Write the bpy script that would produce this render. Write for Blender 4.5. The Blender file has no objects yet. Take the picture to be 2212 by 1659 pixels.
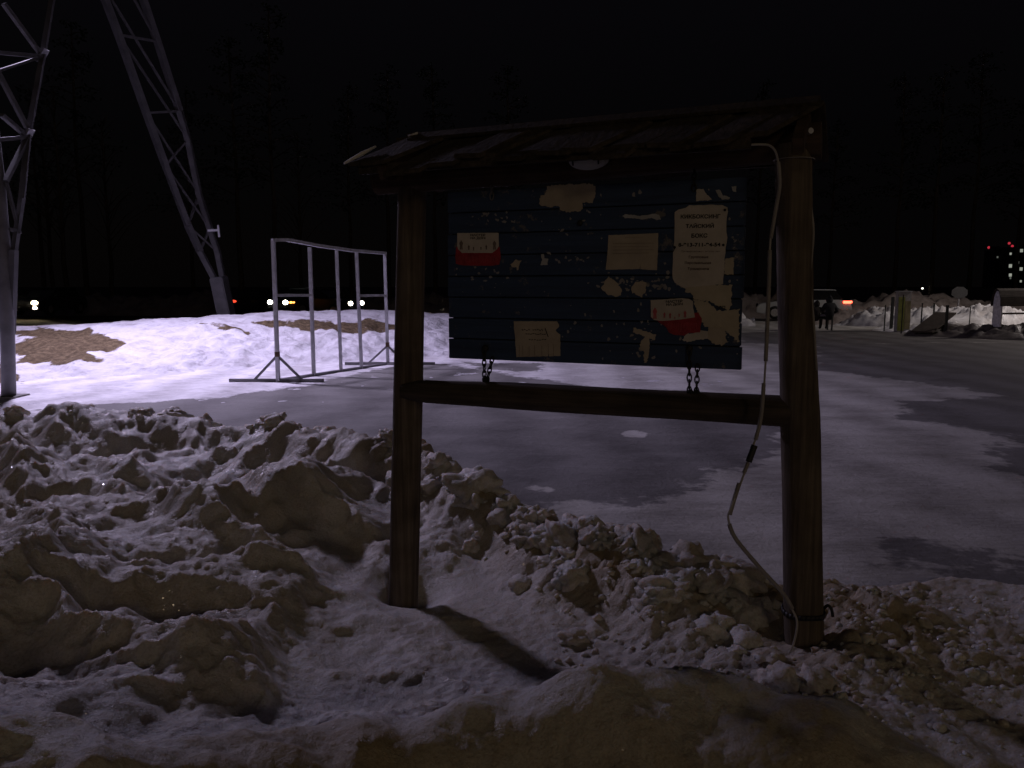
import bpy, bmesh, math, random
import numpy as np
from mathutils import Vector, Matrix
R = math.radians
random.seed(7)
S = bpy.context.scene
C = S.collection

# ------------------------------------------------------------------ camera
PITCH = 6.95; CAMZ = 1.70; F = 804.0
cam_d = bpy.data.cameras.new("camera"); cam = bpy.data.objects.new("camera", cam_d); C.objects.link(cam)
cam.location = (0, 0, CAMZ); cam.rotation_euler = (R(90 - PITCH), 0, 0)
cam_d.sensor_width = 36; cam_d.lens = F / 1024 * 36; cam_d.clip_start = .05; cam_d.clip_end = 3000
S.camera = cam
# ------------------------------------------------------------------ night sky
w = bpy.data.worlds.new("World"); S.world = w; w.use_nodes = True
nt = w.node_tree; nt.nodes.clear()
wo = nt.nodes.new('ShaderNodeOutputWorld'); bg = nt.nodes.new('ShaderNodeBackground')
tc = nt.nodes.new('ShaderNodeTexCoord'); sx = nt.nodes.new('ShaderNodeSeparateXYZ')
sk = nt.nodes.new('ShaderNodeTexSky'); sk.sky_type = 'NISHITA'; sk.sun_disc = False
sk.sun_elevation = R(-4); sk.sun_rotation = R(-60)
rp = nt.nodes.new('ShaderNodeValToRGB')
rp.color_ramp.elements[0].position = 0.0; rp.color_ramp.elements[0].color = (.0012, .0010, .0010, 1)
rp.color_ramp.elements[1].position = 0.7; rp.color_ramp.elements[1].color = (.0034, .0029, .0046, 1)
e = rp.color_ramp.elements.new(.16); e.color = (.0011, .0010, .0012, 1)
mx = nt.nodes.new('ShaderNodeMix'); mx.data_type = 'RGBA'; mx.blend_type = 'ADD'; mx.inputs[0].default_value = .0012
nt.links.new(tc.outputs['Generated'], sx.inputs[0]); nt.links.new(sx.outputs['Z'], rp.inputs[0])
nt.links.new(rp.outputs[0], mx.inputs[6]); nt.links.new(sk.outputs[0], mx.inputs[7])
nt.links.new(mx.outputs[2], bg.inputs[0]); nt.links.new(bg.outputs[0], wo.inputs[0])
bg.inputs[1].default_value = 1.0
S.view_settings.view_transform = 'Standard'; S.view_settings.look = 'None'
S.view_settings.exposure = 0; S.view_settings.gamma = 1
try:
    S.cycles.use_denoising = True; S.cycles.max_bounces = 5; S.cycles.caustics_reflective = False
    S.cycles.caustics_refractive = False; S.cycles.sample_clamp_indirect = 2.0
except Exception: pass

LAMP_FLOOD = (-9.2, 16.8, 8.6); P_FLOOD = 6400; COL_FLOOD = (.765, .67, 1.0)
LAMP_RIGHT = (24.5, 29, 7.6); P_RIGHT = 2300; COL_RIGHT = (1.0, .88, .84)
WARM_FILL = [(6, -19, 8.2), (20, -14, 8.0), (-7, -21, 8.2)]; P_WARM = [520, 430, 260]; COL_WARM = (1.0, .76, .48)  # unseen lamps behind the viewer, added as a soft warm fill

# ------------------------------------------------------------------ helpers
K = 1024 / 2212.0
def ray(dx, dy):                         # direction with unit Y for a point of the enlarged photograph (2212 wide)
    a = (dx * K - 512) / F; b = (384 - dy * K) / F
    p = R(PITCH)
    y = math.cos(p) + b * math.sin(p); z = -math.sin(p) + b * math.cos(p)
    return a / y, z / y
def P(dx, dy, Y):
    a, b = ray(dx, dy); return Vector((a * Y, Y, CAMZ + b * Y))
def G(dx, dy, z=0.0):
    a, b = ray(dx, dy); Y = (z - CAMZ) / b; return Vector((a * Y, Y, z))

def tag(o, label=None, cat=None, group=None, kind=None):
    if label: o['label'] = label
    if cat: o['category'] = cat
    if group: o['group'] = group
    if kind: o['kind'] = kind
    return o
def thing(name, label, cat, loc=(0, 0, 0), rz=0, group=None):
    o = bpy.data.objects.new(name, None); C.objects.link(o); o.location = loc; o.rotation_euler = (0, 0, rz)
    o.empty_display_size = .2
    return tag(o, label, cat, group)
def dup(root, loc=None, rz=None, label=None, group=None, scale=None):
    def cp(o, par):
        c = o.copy(); C.objects.link(c); c.parent = par
        for ch in list(o.children): cp(ch, c)
        return c
    r = cp(root, None)
    if loc is not None: r.location = loc
    if rz is not None: r.rotation_euler = (0, 0, rz)
    if scale: r.scale = scale
    if label: r['label'] = label
    if group: r['group'] = group
    return r

class MB:
    def __init__(s): s.v = []; s.f = []
    def add(s, v, f):
        n = len(s.v); s.v += [tuple(q) for q in v]; s.f += [tuple(i + n for i in q) for q in f]; return s
    def box(s, c, d, m=None):
        x, y, z = d[0] / 2, d[1] / 2, d[2] / 2
        v = [Vector((sx_ * x, sy_ * y, sz_ * z)) for sz_ in (-1, 1) for sy_ in (-1, 1) for sx_ in (-1, 1)]
        if m is not None: v = [m @ q for q in v]
        v = [q + Vector(c) for q in v]
        return s.add(v, [(0, 2, 3, 1), (4, 5, 7, 6), (0, 1, 5, 4), (2, 6, 7, 3), (0, 4, 6, 2), (1, 3, 7, 5)])
    def bar(s, a, b, w, h=None, up=(0, 0, 1)):
        a = Vector(a); b = Vector(b); h = h or w; d = (b - a).normalized(); u = Vector(up)
        if abs(d.dot(u)) > .95: u = Vector((1, 0, 0))
        x = d.cross(u).normalized(); y = x.cross(d).normalized()
        v = [p + x * (i * w / 2) + y * (j * h / 2) for p in (a, b) for i, j in ((-1, -1), (1, -1), (1, 1), (-1, 1))]
        return s.add(v, [(3, 2, 1, 0), (4, 5, 6, 7), (0, 1, 5, 4), (1, 2, 6, 5), (2, 3, 7, 6), (3, 0, 4, 7)])
    def tube(s, pts, r, n=10, cap=True, rf=None):
        pts = [Vector(p) for p in pts]; v = []; f = []
        rs = r if isinstance(r, (list, tuple)) else [r] * len(pts)
        px_ = None
        for i, p in enumerate(pts):
            d = (pts[min(i + 1, len(pts) - 1)] - pts[max(i - 1, 0)]).normalized()
            if px_ is None:
                u = Vector((0, 0, 1)) if abs(d.z) < .9 else Vector((1, 0, 0))
                x = d.cross(u).normalized()
            else: x = (px_ - d * px_.dot(d)).normalized()
            px_ = x; y = d.cross(x)
            for k in range(n):
                a = 2 * math.pi * k / n; q = rs[i] * (rf(i, a) if rf else 1)
                v.append(p + x * (math.cos(a) * q) + y * (math.sin(a) * q))
        for i in range(len(pts) - 1):
            for k in range(n):
                k2 = (k + 1) % n; f.append((i * n + k, i * n + k2, (i + 1) * n + k2, (i + 1) * n + k))
        if cap: f.append(tuple(range(n))[::-1]); f.append(tuple((len(pts) - 1) * n + k for k in range(n)))
        return s.add(v, f)
    def prism(s, poly, y0, y1):          # polygon in xz, extruded along y
        n = len(poly); v = [(x, y0, z) for x, z in poly] + [(x, y1, z) for x, z in poly]
        f = [tuple(range(n)), tuple(range(n, 2 * n))[::-1]] + [(i, i + n, (i + 1) % n + n, (i + 1) % n) for i in range(n)]
        return s.add(v, f)
    def ball(s, c, r, seg=12, ring=8):
        rr = (r, r, r) if not isinstance(r, (tuple, list)) else r
        v = [(c[0], c[1], c[2] + rr[2])]; f = []
        for i in range(1, ring):
            t = math.pi * i / ring
            for k in range(seg):
                a = 2 * math.pi * k / seg
                v.append((c[0] + rr[0] * math.sin(t) * math.cos(a), c[1] + rr[1] * math.sin(t) * math.sin(a), c[2] + rr[2] * math.cos(t)))
        v.append((c[0], c[1], c[2] - rr[2])); L = len(v) - 1
        for k in range(seg):
            k2 = (k + 1) % seg
            f.append((0, 1 + k, 1 + k2)); f.append((L, 1 + (ring - 2) * seg + k2, 1 + (ring - 2) * seg + k))
            for i in range(ring - 2):
                a = 1 + i * seg; f.append((a + k, a + seg + k, a + seg + k2, a + k2))
        return s.add(v, f)
    def build(s, name, mat, parent=None, smooth=False, bevel=0, kind=None, label=None):
        me = bpy.data.meshes.new(name); me.from_pydata(s.v, [], s.f); me.update()
        bm = bmesh.new(); bm.from_mesh(me); bmesh.ops.recalc_face_normals(bm, faces=bm.faces)
        if bevel: bmesh.ops.bevel(bm, geom=bm.edges[:], offset=bevel, segments=2, affect='EDGES', clamp_overlap=True)
        bm.to_mesh(me); bm.free()
        if smooth:
            me.polygons.foreach_set('use_smooth', [True] * len(me.polygons))
            if smooth == 'auto':
                try: me.set_sharp_from_angle(angle=R(35))
                except Exception: pass
        me.materials.append(mat)
        o = bpy.data.objects.new(name, me); C.objects.link(o)
        if parent is not None: o.parent = parent
        if kind: o['kind'] = kind
        if label: o['label'] = label
        return o
def npmesh(name, V, Fq, mat, smooth=True, attrs=None):
    me = bpy.data.meshes.new(name); n = len(V); m = len(Fq); k = Fq.shape[1]
    me.vertices.add(n); me.vertices.foreach_set('co', V.astype(np.float32).ravel())
    me.loops.add(m * k); me.loops.foreach_set('vertex_index', Fq.astype(np.int32).ravel())
    me.polygons.add(m); me.polygons.foreach_set('loop_start', np.arange(0, m * k, k, dtype=np.int32))
    me.polygons.foreach_set('use_smooth', np.full(m, smooth))
    me.update(calc_edges=True)
    for an, av in (attrs or {}).items():
        at = me.attributes.new(an, 'FLOAT', 'POINT'); at.data.foreach_set('value', av.astype(np.float32).ravel())
    me.materials.append(mat)
    o = bpy.data.objects.new(name, me); C.objects.link(o); return o
def gridfaces(nr, nc):
    i = np.arange(nr - 1)[:, None] * nc + np.arange(nc - 1)[None, :]
    i = i.ravel(); return np.stack([i, i + 1, i + nc + 1, i + nc], 1)

# ------------------------------------------------------------------ noise (numpy)
_rng = np.random.RandomState(3); _perm = _rng.permutation(4096); _ga = _rng.rand(4096) * 2 * np.pi
def _h(ix, iy): return _perm[(_perm[ix & 4095] + iy) & 4095]
def gn(x, y):
    x = np.asarray(x, float); y = np.asarray(y, float)
    ix = np.floor(x).astype(int); iy = np.floor(y).astype(int); fx = x - ix; fy = y - iy
    u = fx * fx * fx * (fx * (fx * 6 - 15) + 10); v = fy * fy * fy * (fy * (fy * 6 - 15) + 10)
    def g(a, b):
        t = _ga[_h(ix + a, iy + b)]; return np.cos(t) * (fx - a) + np.sin(t) * (fy - b)
    return ((g(0, 0) * (1 - u) + g(1, 0) * u) * (1 - v) + (g(0, 1) * (1 - u) + g(1, 1) * u) * v) * 1.5
def fbm(x, y, o=4, g=.5):
    s = 0; a = 1
    for i in range(o): s = s + a * gn(x + 17.3 * i, y - 9.1 * i); a *= g; x = x * 2.03; y = y * 2.03
    return s
def worley(x, y, off=0):
    x = np.asarray(x, float); y = np.asarray(y, float)
    ix = np.floor(x).astype(int); iy = np.floor(y).astype(int); d1 = np.full(x.shape, 9.); d2 = np.full(x.shape, 9.); idd = np.zeros(x.shape)
    for a in (-1, 0, 1):
        for b in (-1, 0, 1):
            hh = _h(ix + a + off, iy + b); px_ = ix + a + (hh % 997) / 997.; py_ = iy + b + (hh % 613) / 613.
            d = np.hypot(px_ - x, py_ - y)
            nearer = d < d1; d2 = np.where(nearer, d1, np.minimum(d2, d)); idd = np.where(nearer, (hh % 211) / 211., idd); d1 = np.where(nearer, d, d1)
    return d1, d2, idd
def ss(a, b, x):
    t = np.clip((x - a) / (b - a), 0, 1); return t * t * (3 - 2 * t)
def sdpoly(x, y, poly):                  # signed distance, positive inside
    poly = [(float(p[0]), float(p[1])) for p in poly]; n = len(poly)
    d = np.full(x.shape, 1e9); ins = np.zeros(x.shape, bool)
    for i in range(n):
        ax, ay = poly[i]; bx, by = poly[(i + 1) % n]; ex, ey = bx - ax, by - ay
        t = np.clip(((x - ax) * ex + (y - ay) * ey) / (ex * ex + ey * ey + 1e-9), 0, 1)
        d = np.minimum(d, np.hypot(x - ax - t * ex, y - ay - t * ey))
        c = ((ay > y) != (by > y)) & (x < (bx - ax) * (y - ay) / ((by - ay) if by != ay else 1e-9) + ax); ins ^= c
    return np.where(ins, d, -d)

# ------------------------------------------------------------------ materials
def newmat(name):
    m = bpy.data.materials.new(name); m.use_nodes = True; n = m.node_tree
    b = n.nodes['Principled BSDF']; return m, n, b
def nd(n, t, **k):
    o = n.nodes.new(t)
    for a, v in k.items(): setattr(o, a, v)
    return o
def noise(n, vec, scale, detail=4, rough=.55):
    o = nd(n, 'ShaderNodeTexNoise'); o.inputs['Scale'].default_value = scale; o.inputs['Detail'].default_value = detail
    o.inputs['Roughness'].default_value = rough; n.links.new(vec, o.inputs['Vector']); return o.outputs['Fac']
def ramp(n, fac, pts):
    r = nd(n, 'ShaderNodeValToRGB'); el = r.color_ramp.elements
    el[0].position, el[0].color = pts[0][0], (*pts[0][1], 1); el[1].position, el[1].color = pts[-1][0], (*pts[-1][1], 1)
    for p, c in pts[1:-1]: q = el.new(p); q.color = (*c, 1)
    n.links.new(fac, r.inputs[0]); return r.outputs[0]
def bump(n, b, h, strength, dist, prev=None):
    o = nd(n, 'ShaderNodeBump'); o.inputs['Strength'].default_value = strength; o.inputs['Distance'].default_value = dist
    n.links.new(h, o.inputs['Height'])
    if prev is not None: n.links.new(prev, o.inputs['Normal'])
    n.links.new(o.outputs[0], b.inputs['Normal']); return o.outputs[0]
def mixc(n, f, a, b):
    o = nd(n, 'ShaderNodeMix', data_type='RGBA'); 
    if isinstance(f, float): o.inputs[0].default_value = f
    else: n.links.new(f, o.inputs[0])
    for i, c in ((6, a), (7, b)):
        if isinstance(c, tuple): o.inputs[i].default_value = (*c, 1)
        else: n.links.new(c, o.inputs[i])
    return o.outputs[2]
def mth(n, op, a, b=None):
    o = nd(n, 'ShaderNodeMath', operation=op)
    for i, c in ((0, a), (1, b)):
        if c is None: continue
        if isinstance(c, (int, float)): o.inputs[i].default_value = c
        else: n.links.new(c, o.inputs[i])
    return o.outputs[0]
def simple(name, col, rough=.7, metal=0, bs=40, bstr=.15, var=.25, spec=None):
    m, n, b = newmat(name); t = nd(n, 'ShaderNodeTexCoord').outputs['Object']
    f = noise(n, t, bs * .3); c2 = tuple(c * (1 - var) for c in col); c3 = tuple(min(1, c * (1 + var)) for c in col)
    n.links.new(ramp(n, f, [(.3, c2), (.7, c3)]), b.inputs['Base Color'])
    b.inputs['Roughness'].default_value = rough; b.inputs['Metallic'].default_value = metal
    if spec is not None: b.inputs['Specular IOR Level'].default_value = spec
    bump(n, b, noise(n, t, bs), bstr, .01); return m
def emit(name, col, st):
    m, n, b = newmat(name); b.inputs['Base Color'].default_value = (*[min(1, c) for c in col], 1)
    b.inputs['Emission Color'].default_value = (*col, 1); b.inputs['Emission Strength'].default_value = st
    return m
def wood(name, c1, c2, axis='Z', rough=.85, crack=True, tint=None):
    m, n, b = newmat(name); t = nd(n, 'ShaderNodeTexCoord').outputs['Object']
    mp = nd(n, 'ShaderNodeMapping'); n.links.new(t, mp.inputs[0])
    sc = [38, 38, 38]; sc['XYZ'.index(axis)] = 1.6; mp.inputs['Scale'].default_value = sc
    f = noise(n, mp.outputs[0], 1.0, 6, .65); f2 = noise(n, t, 5.0, 3)
    col = ramp(n, f, [(.25, tuple(c * .45 for c in c1)), (.5, c1), (.75, c2)])
    o = nd(n, 'ShaderNodeMix', data_type='RGBA', blend_type='MULTIPLY'); o.inputs[0].default_value = .6
    n.links.new(col, o.inputs[6]); n.links.new(ramp(n, f2, [(.35, (.45, .42, .4)), (.65, (1, 1, 1))]), o.inputs[7])
    n.links.new(o.outputs[2], b.inputs['Base Color']); b.inputs['Roughness'].default_value = rough
    b.inputs['Specular IOR Level'].default_value = .2
    bump(n, b, f, .7, .012); return m
def snow(name, clean=(.68, .66, .63), dirt_and_tint=(.40, .33, .225), dirt_amt=.5, fine=55., attr=None, sparkle=True):
    m, n, b = newmat(name); t = nd(n, 'ShaderNodeTexCoord').outputs['Object']
    geo = nd(n, 'ShaderNodeNewGeometry')
    big = noise(n, t, 1.7, 5, .6)
    f = ramp(n, big, [(.42, (0, 0, 0)), (.68, (1, 1, 1))])
    fm = mth(n, 'MULTIPLY', f, dirt_amt)
    if attr:
        a = nd(n, 'ShaderNodeAttribute'); a.attribute_name = attr
        fm = mth(n, 'ADD', fm, a.outputs['Fac']); 
        fm = mth(n, 'MINIMUM', fm, 1.0)
    col = mixc(n, fm, clean, dirt_and_tint)
    spk = noise(n, t, 90, 3)
    o = nd(n, 'ShaderNodeMix', data_type='RGBA', blend_type='MULTIPLY'); o.inputs[0].default_value = .5
    n.links.new(col, o.inputs[6]); n.links.new(ramp(n, spk, [(.3, (.55, .5, .45)), (.55, (1, 1, 1))]), o.inputs[7])
    n.links.new(o.outputs[2], b.inputs['Base Color'])
    n.links.new(mth(n, 'MULTIPLY', noise(n, t, 9, 3), .95), b.inputs['Roughness'])
    b.inputs['Specular IOR Level'].default_value = .35
    if sparkle:
        b.inputs['Subsurface Weight'].default_value = .55; b.inputs['Subsurface Radius'].default_value = (.05, .032, .02); b.inputs['Subsurface Scale'].default_value = 1.0
    p = bump(n, b, noise(n, t, fine * .3, 6, .65), .55, .035)
    p = bump(n, b, noise(n, t, fine * 2.2, 4, .65), .7, .008, p)
    if sparkle:
        vo = nd(n, 'ShaderNodeTexVoronoi'); vo.inputs['Scale'].default_value = 160; n.links.new(t, vo.inputs['Vector'])
        sep = nd(n, 'ShaderNodeSeparateColor'); n.links.new(vo.outputs['Color'], sep.inputs[0])
        msk = mth(n, 'GREATER_THAN', sep.outputs[0], .965)
        wet = mth(n, 'GREATER_THAN', noise(n, t, 3.2, 4), .56)
        msk = mth(n, 'MULTIPLY', msk, wet)
        gl = nd(n, 'ShaderNodeBsdfGlossy'); gl.inputs['Roughness'].default_value = .2
        n.links.new(mth(n, 'MULTIPLY', msk, .45), gl.inputs['Color'])
        vm = nd(n, 'ShaderNodeVectorMath', operation='MULTIPLY_ADD'); n.links.new(vo.outputs['Color'], vm.inputs[0])
        vm.inputs[1].default_value = (1.5, 1.5, 1.5); vm.inputs[2].default_value = (-.75, -.75, -.75)
        va = nd(n, 'ShaderNodeVectorMath', operation='ADD'); n.links.new(vm.outputs[0], va.inputs[0]); n.links.new(geo.outputs['Normal'], va.inputs[1])
        vn = nd(n, 'ShaderNodeVectorMath', operation='NORMALIZE'); n.links.new(va.outputs[0], vn.inputs[0]); n.links.new(vn.outputs[0], gl.inputs['Normal'])
        ms = nd(n, 'ShaderNodeAddShader'); n.links.new(b.outputs[0], ms.inputs[0]); n.links.new(gl.outputs[0], ms.inputs[1])
        n.links.new(ms.outputs[0], n.nodes['Material Output'].inputs['Surface'])
    return m

M = {}
M['snow'] = snow('snow_dirty', attr='dirt')
M['rubble'] = snow('snow_rubble', dirt_and_tint=(.36, .30, .22), dirt_amt=.7)
M['farsnow'] = snow('snow_far', clean=(.8, .8, .82), dirt_and_tint=(.35, .32, .3), dirt_amt=.75, fine=12., sparkle=False)
M['darksnow'] = snow('snow_sooty', clean=(.12, .105, .10), dirt_and_tint=(.05, .043, .04), dirt_amt=.8, fine=12., sparkle=False)  # dirty snow, darkened further for its distance from the lamp
M['roadbank'] = snow('snow_roadside', clean=(.30, .26, .24), dirt_and_tint=(.12, .095, .08), dirt_amt=.8, fine=12., sparkle=False)
M['log'] = wood('log_weathered', (.135, .108, .083), (.23, .185, .143))
M['rail'] = wood('log_dark', (.075, .06, .047), (.125, .10, .078), 'X')
M['roofwood'] = wood('plank_dark', (.058, .046, .037), (.11, .088, .07), 'Y')
M['beam'] = wood('beam_reddish', (.085, .06, .045), (.14, .095, .07), 'X')
M['steel'] = simple('steel_painted', (.5, .5, .54), .55, 0, 30, .1, .2)
M['pylon'] = simple('steel_galvanised', (.17, .165, .175), .6, .2, 12, .1, .3)
M['lattice'] = simple('lattice_galvanised', (.085, .082, .088), .7, 0, 12, .1, .3)  # darker copy of the pylon steel for the dimly lit lattice
M['rust'] = simple('steel_rusty', (.12, .07, .045), .8, .2, 60, .3, .4)
M['chain'] = simple('chain_iron', (.03, .028, .028), .6, .6, 60, .2, .3)
M['black'] = simple('black_tape', (.012, .012, .013), .6, 0, 40, .1, .2)
M['conduit'] = simple('conduit_grey', (.26, .24, .23), .6, 0, 60, .2, .15)
M['cable'] = simple('cable_white', (.36, .34, .32), .6, 0, 40, .1, .1)
M['bark'] = wood('bark', (.16, .13, .11), (.3, .27, .25))
M['needles'] = simple('needles', (.03, .045, .025), .8, 0, 5, .2, .4)
M['dark'] = simple('dark_cloth', (.012, .012, .014), .9, 0, 30, .2, .3)
M['darkbrown'] = simple('dark_cloth_brown', (.016, .012, .009), .9, 0, 30, .2, .3)
M['benchslat'] = simple('bench_slat', (.16, .15, .17), .7, 0, 20, .2, .2)
M['benchiron'] = simple('bench_iron', (.05, .055, .05), .6, .3, 20, .2, .2)
M['skin'] = simple('skin', (.4, .26, .2), .6)
M['tyre'] = simple('tyre', (.015, .015, .015), .85)
M['rim'] = simple('rim', (.4, .4, .42), .35, .8)
M['glass'] = simple('car_glass', (.01, .011, .013), .08, 0, 3, 0, .1)
M['paint_dark'] = simple('paint_dark', (.02, .022, .028), .35, 0, 10, .02, .1)
M['paint_pale'] = simple('paint_pale', (.42, .44, .44), .4, 0, 10, .02, .06)
M['paint_grey'] = simple('paint_grey', (.12, .12, .13), .35, 0, 10, .02, .1)
M['concrete'] = simple('concrete', (.22, .21, .2), .9, 0, 8, .3, .2)
M['ink'] = simple('ink', (.012, .01, .01), .7, 0, 30, 0, .1)
M['ink_faded'] = simple('ink_faded', (.16, .12, .10), .8, 0, 30, 0, .1)
M['red'] = simple('poster_red', (.30, .018, .028), .7, 0, 90, .1, .3)
M['red_pale'] = simple('poster_red_pale', (.42, .08, .09), .7, 0, 90, .1, .2)
def paper(name, c): return simple(name, c, .85, 0, 34, .35, .13)
M['paper'] = paper('paper_cream', (.50, .45, .39)); M['kraft'] = paper('paper_kraft', (.42, .36, .28))
M['paper_w'] = paper('paper_grey', (.38, .38, .38)); M['paper_y'] = paper('paper_yellow', (.46, .40, .30))
M['paper_dim'] = paper('paper_stained', (.26, .25, .25))
M['fixture'] = simple('lamp_cover', (.42, .42, .43), .5, 0, 20, .05, .1)
M['hot_white'] = emit('lamp_glow_white', (1, .97, .85), 2.5)
M['head'] = emit('headlight_glow', (1.0, .80, .50), 30)
M['head_w'] = emit('headlight_glow_pale', (1.0, .93, .74), 30)
M['marker'] = emit('marker_orange', (1.0, .35, .06), 6)
M['tail'] = emit('tail_glow', (1.0, .10, .05), 6)
M['tail_dim'] = emit('tail_glow_dim', (1.0, .07, .03), 1.6)
M['win'] = emit('lit_window', (.8, .85, .72), .34); M['win_dim'] = emit('lit_window_dim', (.7, .75, .65), .12)
M['redlamp'] = emit('red_beacon', (1.0, .06, .10), .45)
for k in ('win', 'win_dim', 'redlamp', 'tail', 'tail_dim', 'marker', 'head', 'head_w', 'hot_white'): M[k].cycles.emission_sampling = 'NONE'

# ------------------------------------------------------------------ ground (plaza) with snow and wet asphalt
def ground_mat():
    m, n, b = newmat('plaza_surface'); t = nd(n, 'ShaderNodeTexCoord').outputs['Object']
    a = nd(n, 'ShaderNodeAttribute'); a.attribute_name = 'snow'
    nz = noise(n, t, 1.6, 8, .62); nz2 = noise(n, t, 11, 5, .6)
    mp = nd(n, 'ShaderNodeMapping'); n.links.new(t, mp.inputs[0]); mp.inputs['Scale'].default_value = (.5, 1.6, 1)
    nz3 = noise(n, mp.outputs[0], 1.3, 5, .6)
    v = mth(n, 'ADD', a.outputs['Fac'], mth(n, 'MULTIPLY', mth(n, 'SUBTRACT', nz, .5), 1.5))
    v = mth(n, 'ADD', v, mth(n, 'MULTIPLY', mth(n, 'SUBTRACT', nz2, .5), .5))
    msk = ramp(n, mth(n, 'ADD', mth(n, 'MULTIPLY', v, 3.2), .5), [(0.25, (0, 0, 0)), (.75, (1, 1, 1))])
    asp = ramp(n, nz3, [(.3, (.185, .18, .175)), (.55, (.235, .228, .222)), (.75, (.275, .268, .262))])
    sn = ramp(n, nz3, [(.32, (.45, .435, .40)), (.5, (.56, .545, .51)), (.7, (.64, .625, .59))])
    dk = nd(n, 'ShaderNodeAttribute'); dk.attribute_name = 'soil'
    fr_ = nd(n, 'ShaderNodeAttribute'); fr_.attribute_name = 'fresh'
    sn2 = ramp(n, noise(n, t, 4, 7, .65), [(.3, (.60, .59, .61)), (.6, (.84, .83, .86))])
    c = mixc(n, msk, asp, mixc(n, fr_.outputs['Fac'], sn, sn2))
    mo = nd(n, 'ShaderNodeMix', data_type='RGBA', blend_type='MULTIPLY'); mo.inputs[0].default_value = 1
    wv = nd(n, 'ShaderNodeTexWave'); wv.inputs['Scale'].default_value = .55; wv.inputs['Distortion'].default_value = 5; wv.inputs['Detail'].default_value = 4; wv.inputs['Detail Scale'].default_value = .8; n.links.new(mp.outputs[0], wv.inputs['Vector'])
    n.links.new(c, mo.inputs[6]); n.links.new(ramp(n, mth(n, 'ADD', mth(n, 'MULTIPLY', noise(n, mp.outputs[0], 16, 8, .72), .75), mth(n, 'MULTIPLY', wv.outputs['Fac'], .25)), [(.3, (.66, .65, .65)), (.62, (1.06, 1.06, 1.06))]), mo.inputs[7]); c = mo.outputs[2]; c = mixc(n, dk.outputs['Fac'], c, (.07, .052, .04))
    n.links.new(c, b.inputs['Base Color'])
    n.links.new(ramp(n, nz3, [(.3, (.55,) * 3), (.7, (.9,) * 3)]), b.inputs['Roughness'])
    b.inputs['Specular IOR Level'].default_value = .22
    p = bump(n, b, noise(n, t, 3.5, 7, .65), .5, .05); bump(n, b, noise(n, t, 40, 5, .7), .6, .012, p)
    return m
def axis_pts(a, b, step, far, g=1.15):
    c = list(np.arange(a, b + 1e-6, step)); s = step; lo = a; hi = b; L = []; H = []
    while lo > -far: s *= g; lo -= s; L.append(lo)
    s = step
    while hi < far: s *= g; hi += s; H.append(hi)
    return np.array(L[::-1] + c + H)
gx = axis_pts(-14, 22, .1, 1400); gy = axis_pts(1, 34, .1, 1400)
XX, YY = np.meshgrid(gx, gy)
def gpoly(pts): return [tuple(G(x, y)[:2]) for x, y in pts]
pz = gpoly([(100, 885), (300, 868), (480, 856), (650, 832), (800, 800), (870, 785), (960, 786), (1060, 800), (1300, 838), (1500, 845), (1690, 860),
            (1700, 940), (1640, 1000), (1540, 1012), (1480, 1062), (1330, 1092), (1200, 1082), (1150, 1200), (900, 1300), (300, 1250), (-100, 1000)])
asph = sdpoly(XX, YY, pz)
p2 = gpoly([(1760, 742), (2300, 738), (2500, 850), (2300, 875), (2150, 850), (2050, 835), (1900, 815), (1760, 800)])
p3 = gpoly([(1950, 866), (2250, 846), (2500, 900), (2450, 1090), (2230, 1040), (2120, 985), (2190, 945), (2050, 912), (1960, 905)])
p4 = gpoly([(1010, 782), (1180, 784), (1160, 800), (1030, 798)])
p5 = gpoly([(1600, 718), (2300, 700), (2600, 735), (2300, 738), (1760, 742), (1600, 740)])
p6 = gpoly([(1860, 1215), (1980, 1165), (2200, 1200), (2600, 1260), (2600, 1400), (2212, 1300), (2000, 1240)])
for q, wt in ((p2, 1), (p3, .5), (p4, .5), (p5, .8), (p6, .12)): asph = np.maximum(asph, np.clip(sdpoly(XX, YY, q), -9, wt))
for q in ([(1345, 932), (1368, 927), (1396, 933), (1390, 941), (1352, 941)], [(1140, 1052), (1165, 1046), (1205, 1056), (1175, 1062)], [(1190, 1080), (1260, 1075), (1300, 1085), (1240, 1096)]):
    d_ = sdpoly(XX, YY, gpoly(q)); asph = np.where(d_ > -.35, np.minimum(asph, -d_ * 4), asph)
sn = np.clip(-asph * 1.1, -1.3, 1.3)
soil_tone = ss(24, 27, YY) * (1 - ss(1, 6, XX)) + ss(40, 44, YY)
soil_tone = soil_tone + .16 * ss(1.4, 3.4, XX + .5 * fbm(XX * .5, YY * .5, 3)) * (1 - ss(6, 12, YY)) + .28 * ss(5, 10, XX) * (1 - ss(30, 33, YY))  # trampled dirt at the right, also painting in the flood's falloff
soil_tone = np.clip(soil_tone, 0, 1)
ZZ = .012 * fbm(XX * .6, YY * .6, 3) * (np.hypot(XX, YY) < 60) - .012
BX_ = [-14, -4.9, -3.1, -1.9, -.65, 0, .6, 1.1, 1.5, 2.1, 3.2, 5, 9]; BY_ = [8.3, 8.2, 8.1, 7.6, 6.75, 5.6, 4.75, 4.45, 4.35, 4.35, 4.5, 4.7, 4.7]
ZZ = ZZ - .4 * ss(.35, .7, np.interp(XX, BX_, BY_) - YY) * (np.abs(XX) < 4.5) * (YY > 1.2)
ground = npmesh('ground', np.stack([XX, YY, ZZ], -1).reshape(-1, 3), gridfaces(*XX.shape), ground_mat(), True, {'snow': sn, 'soil': soil_tone, 'fresh': ss(8.5, 10.5, YY) * (1 - ss(-1.5, 4.5, XX)) * (1 - ss(24, 27, YY))})  # pale mask: lighter snow towards the left and back
ground['kind'] = 'structure'

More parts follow.
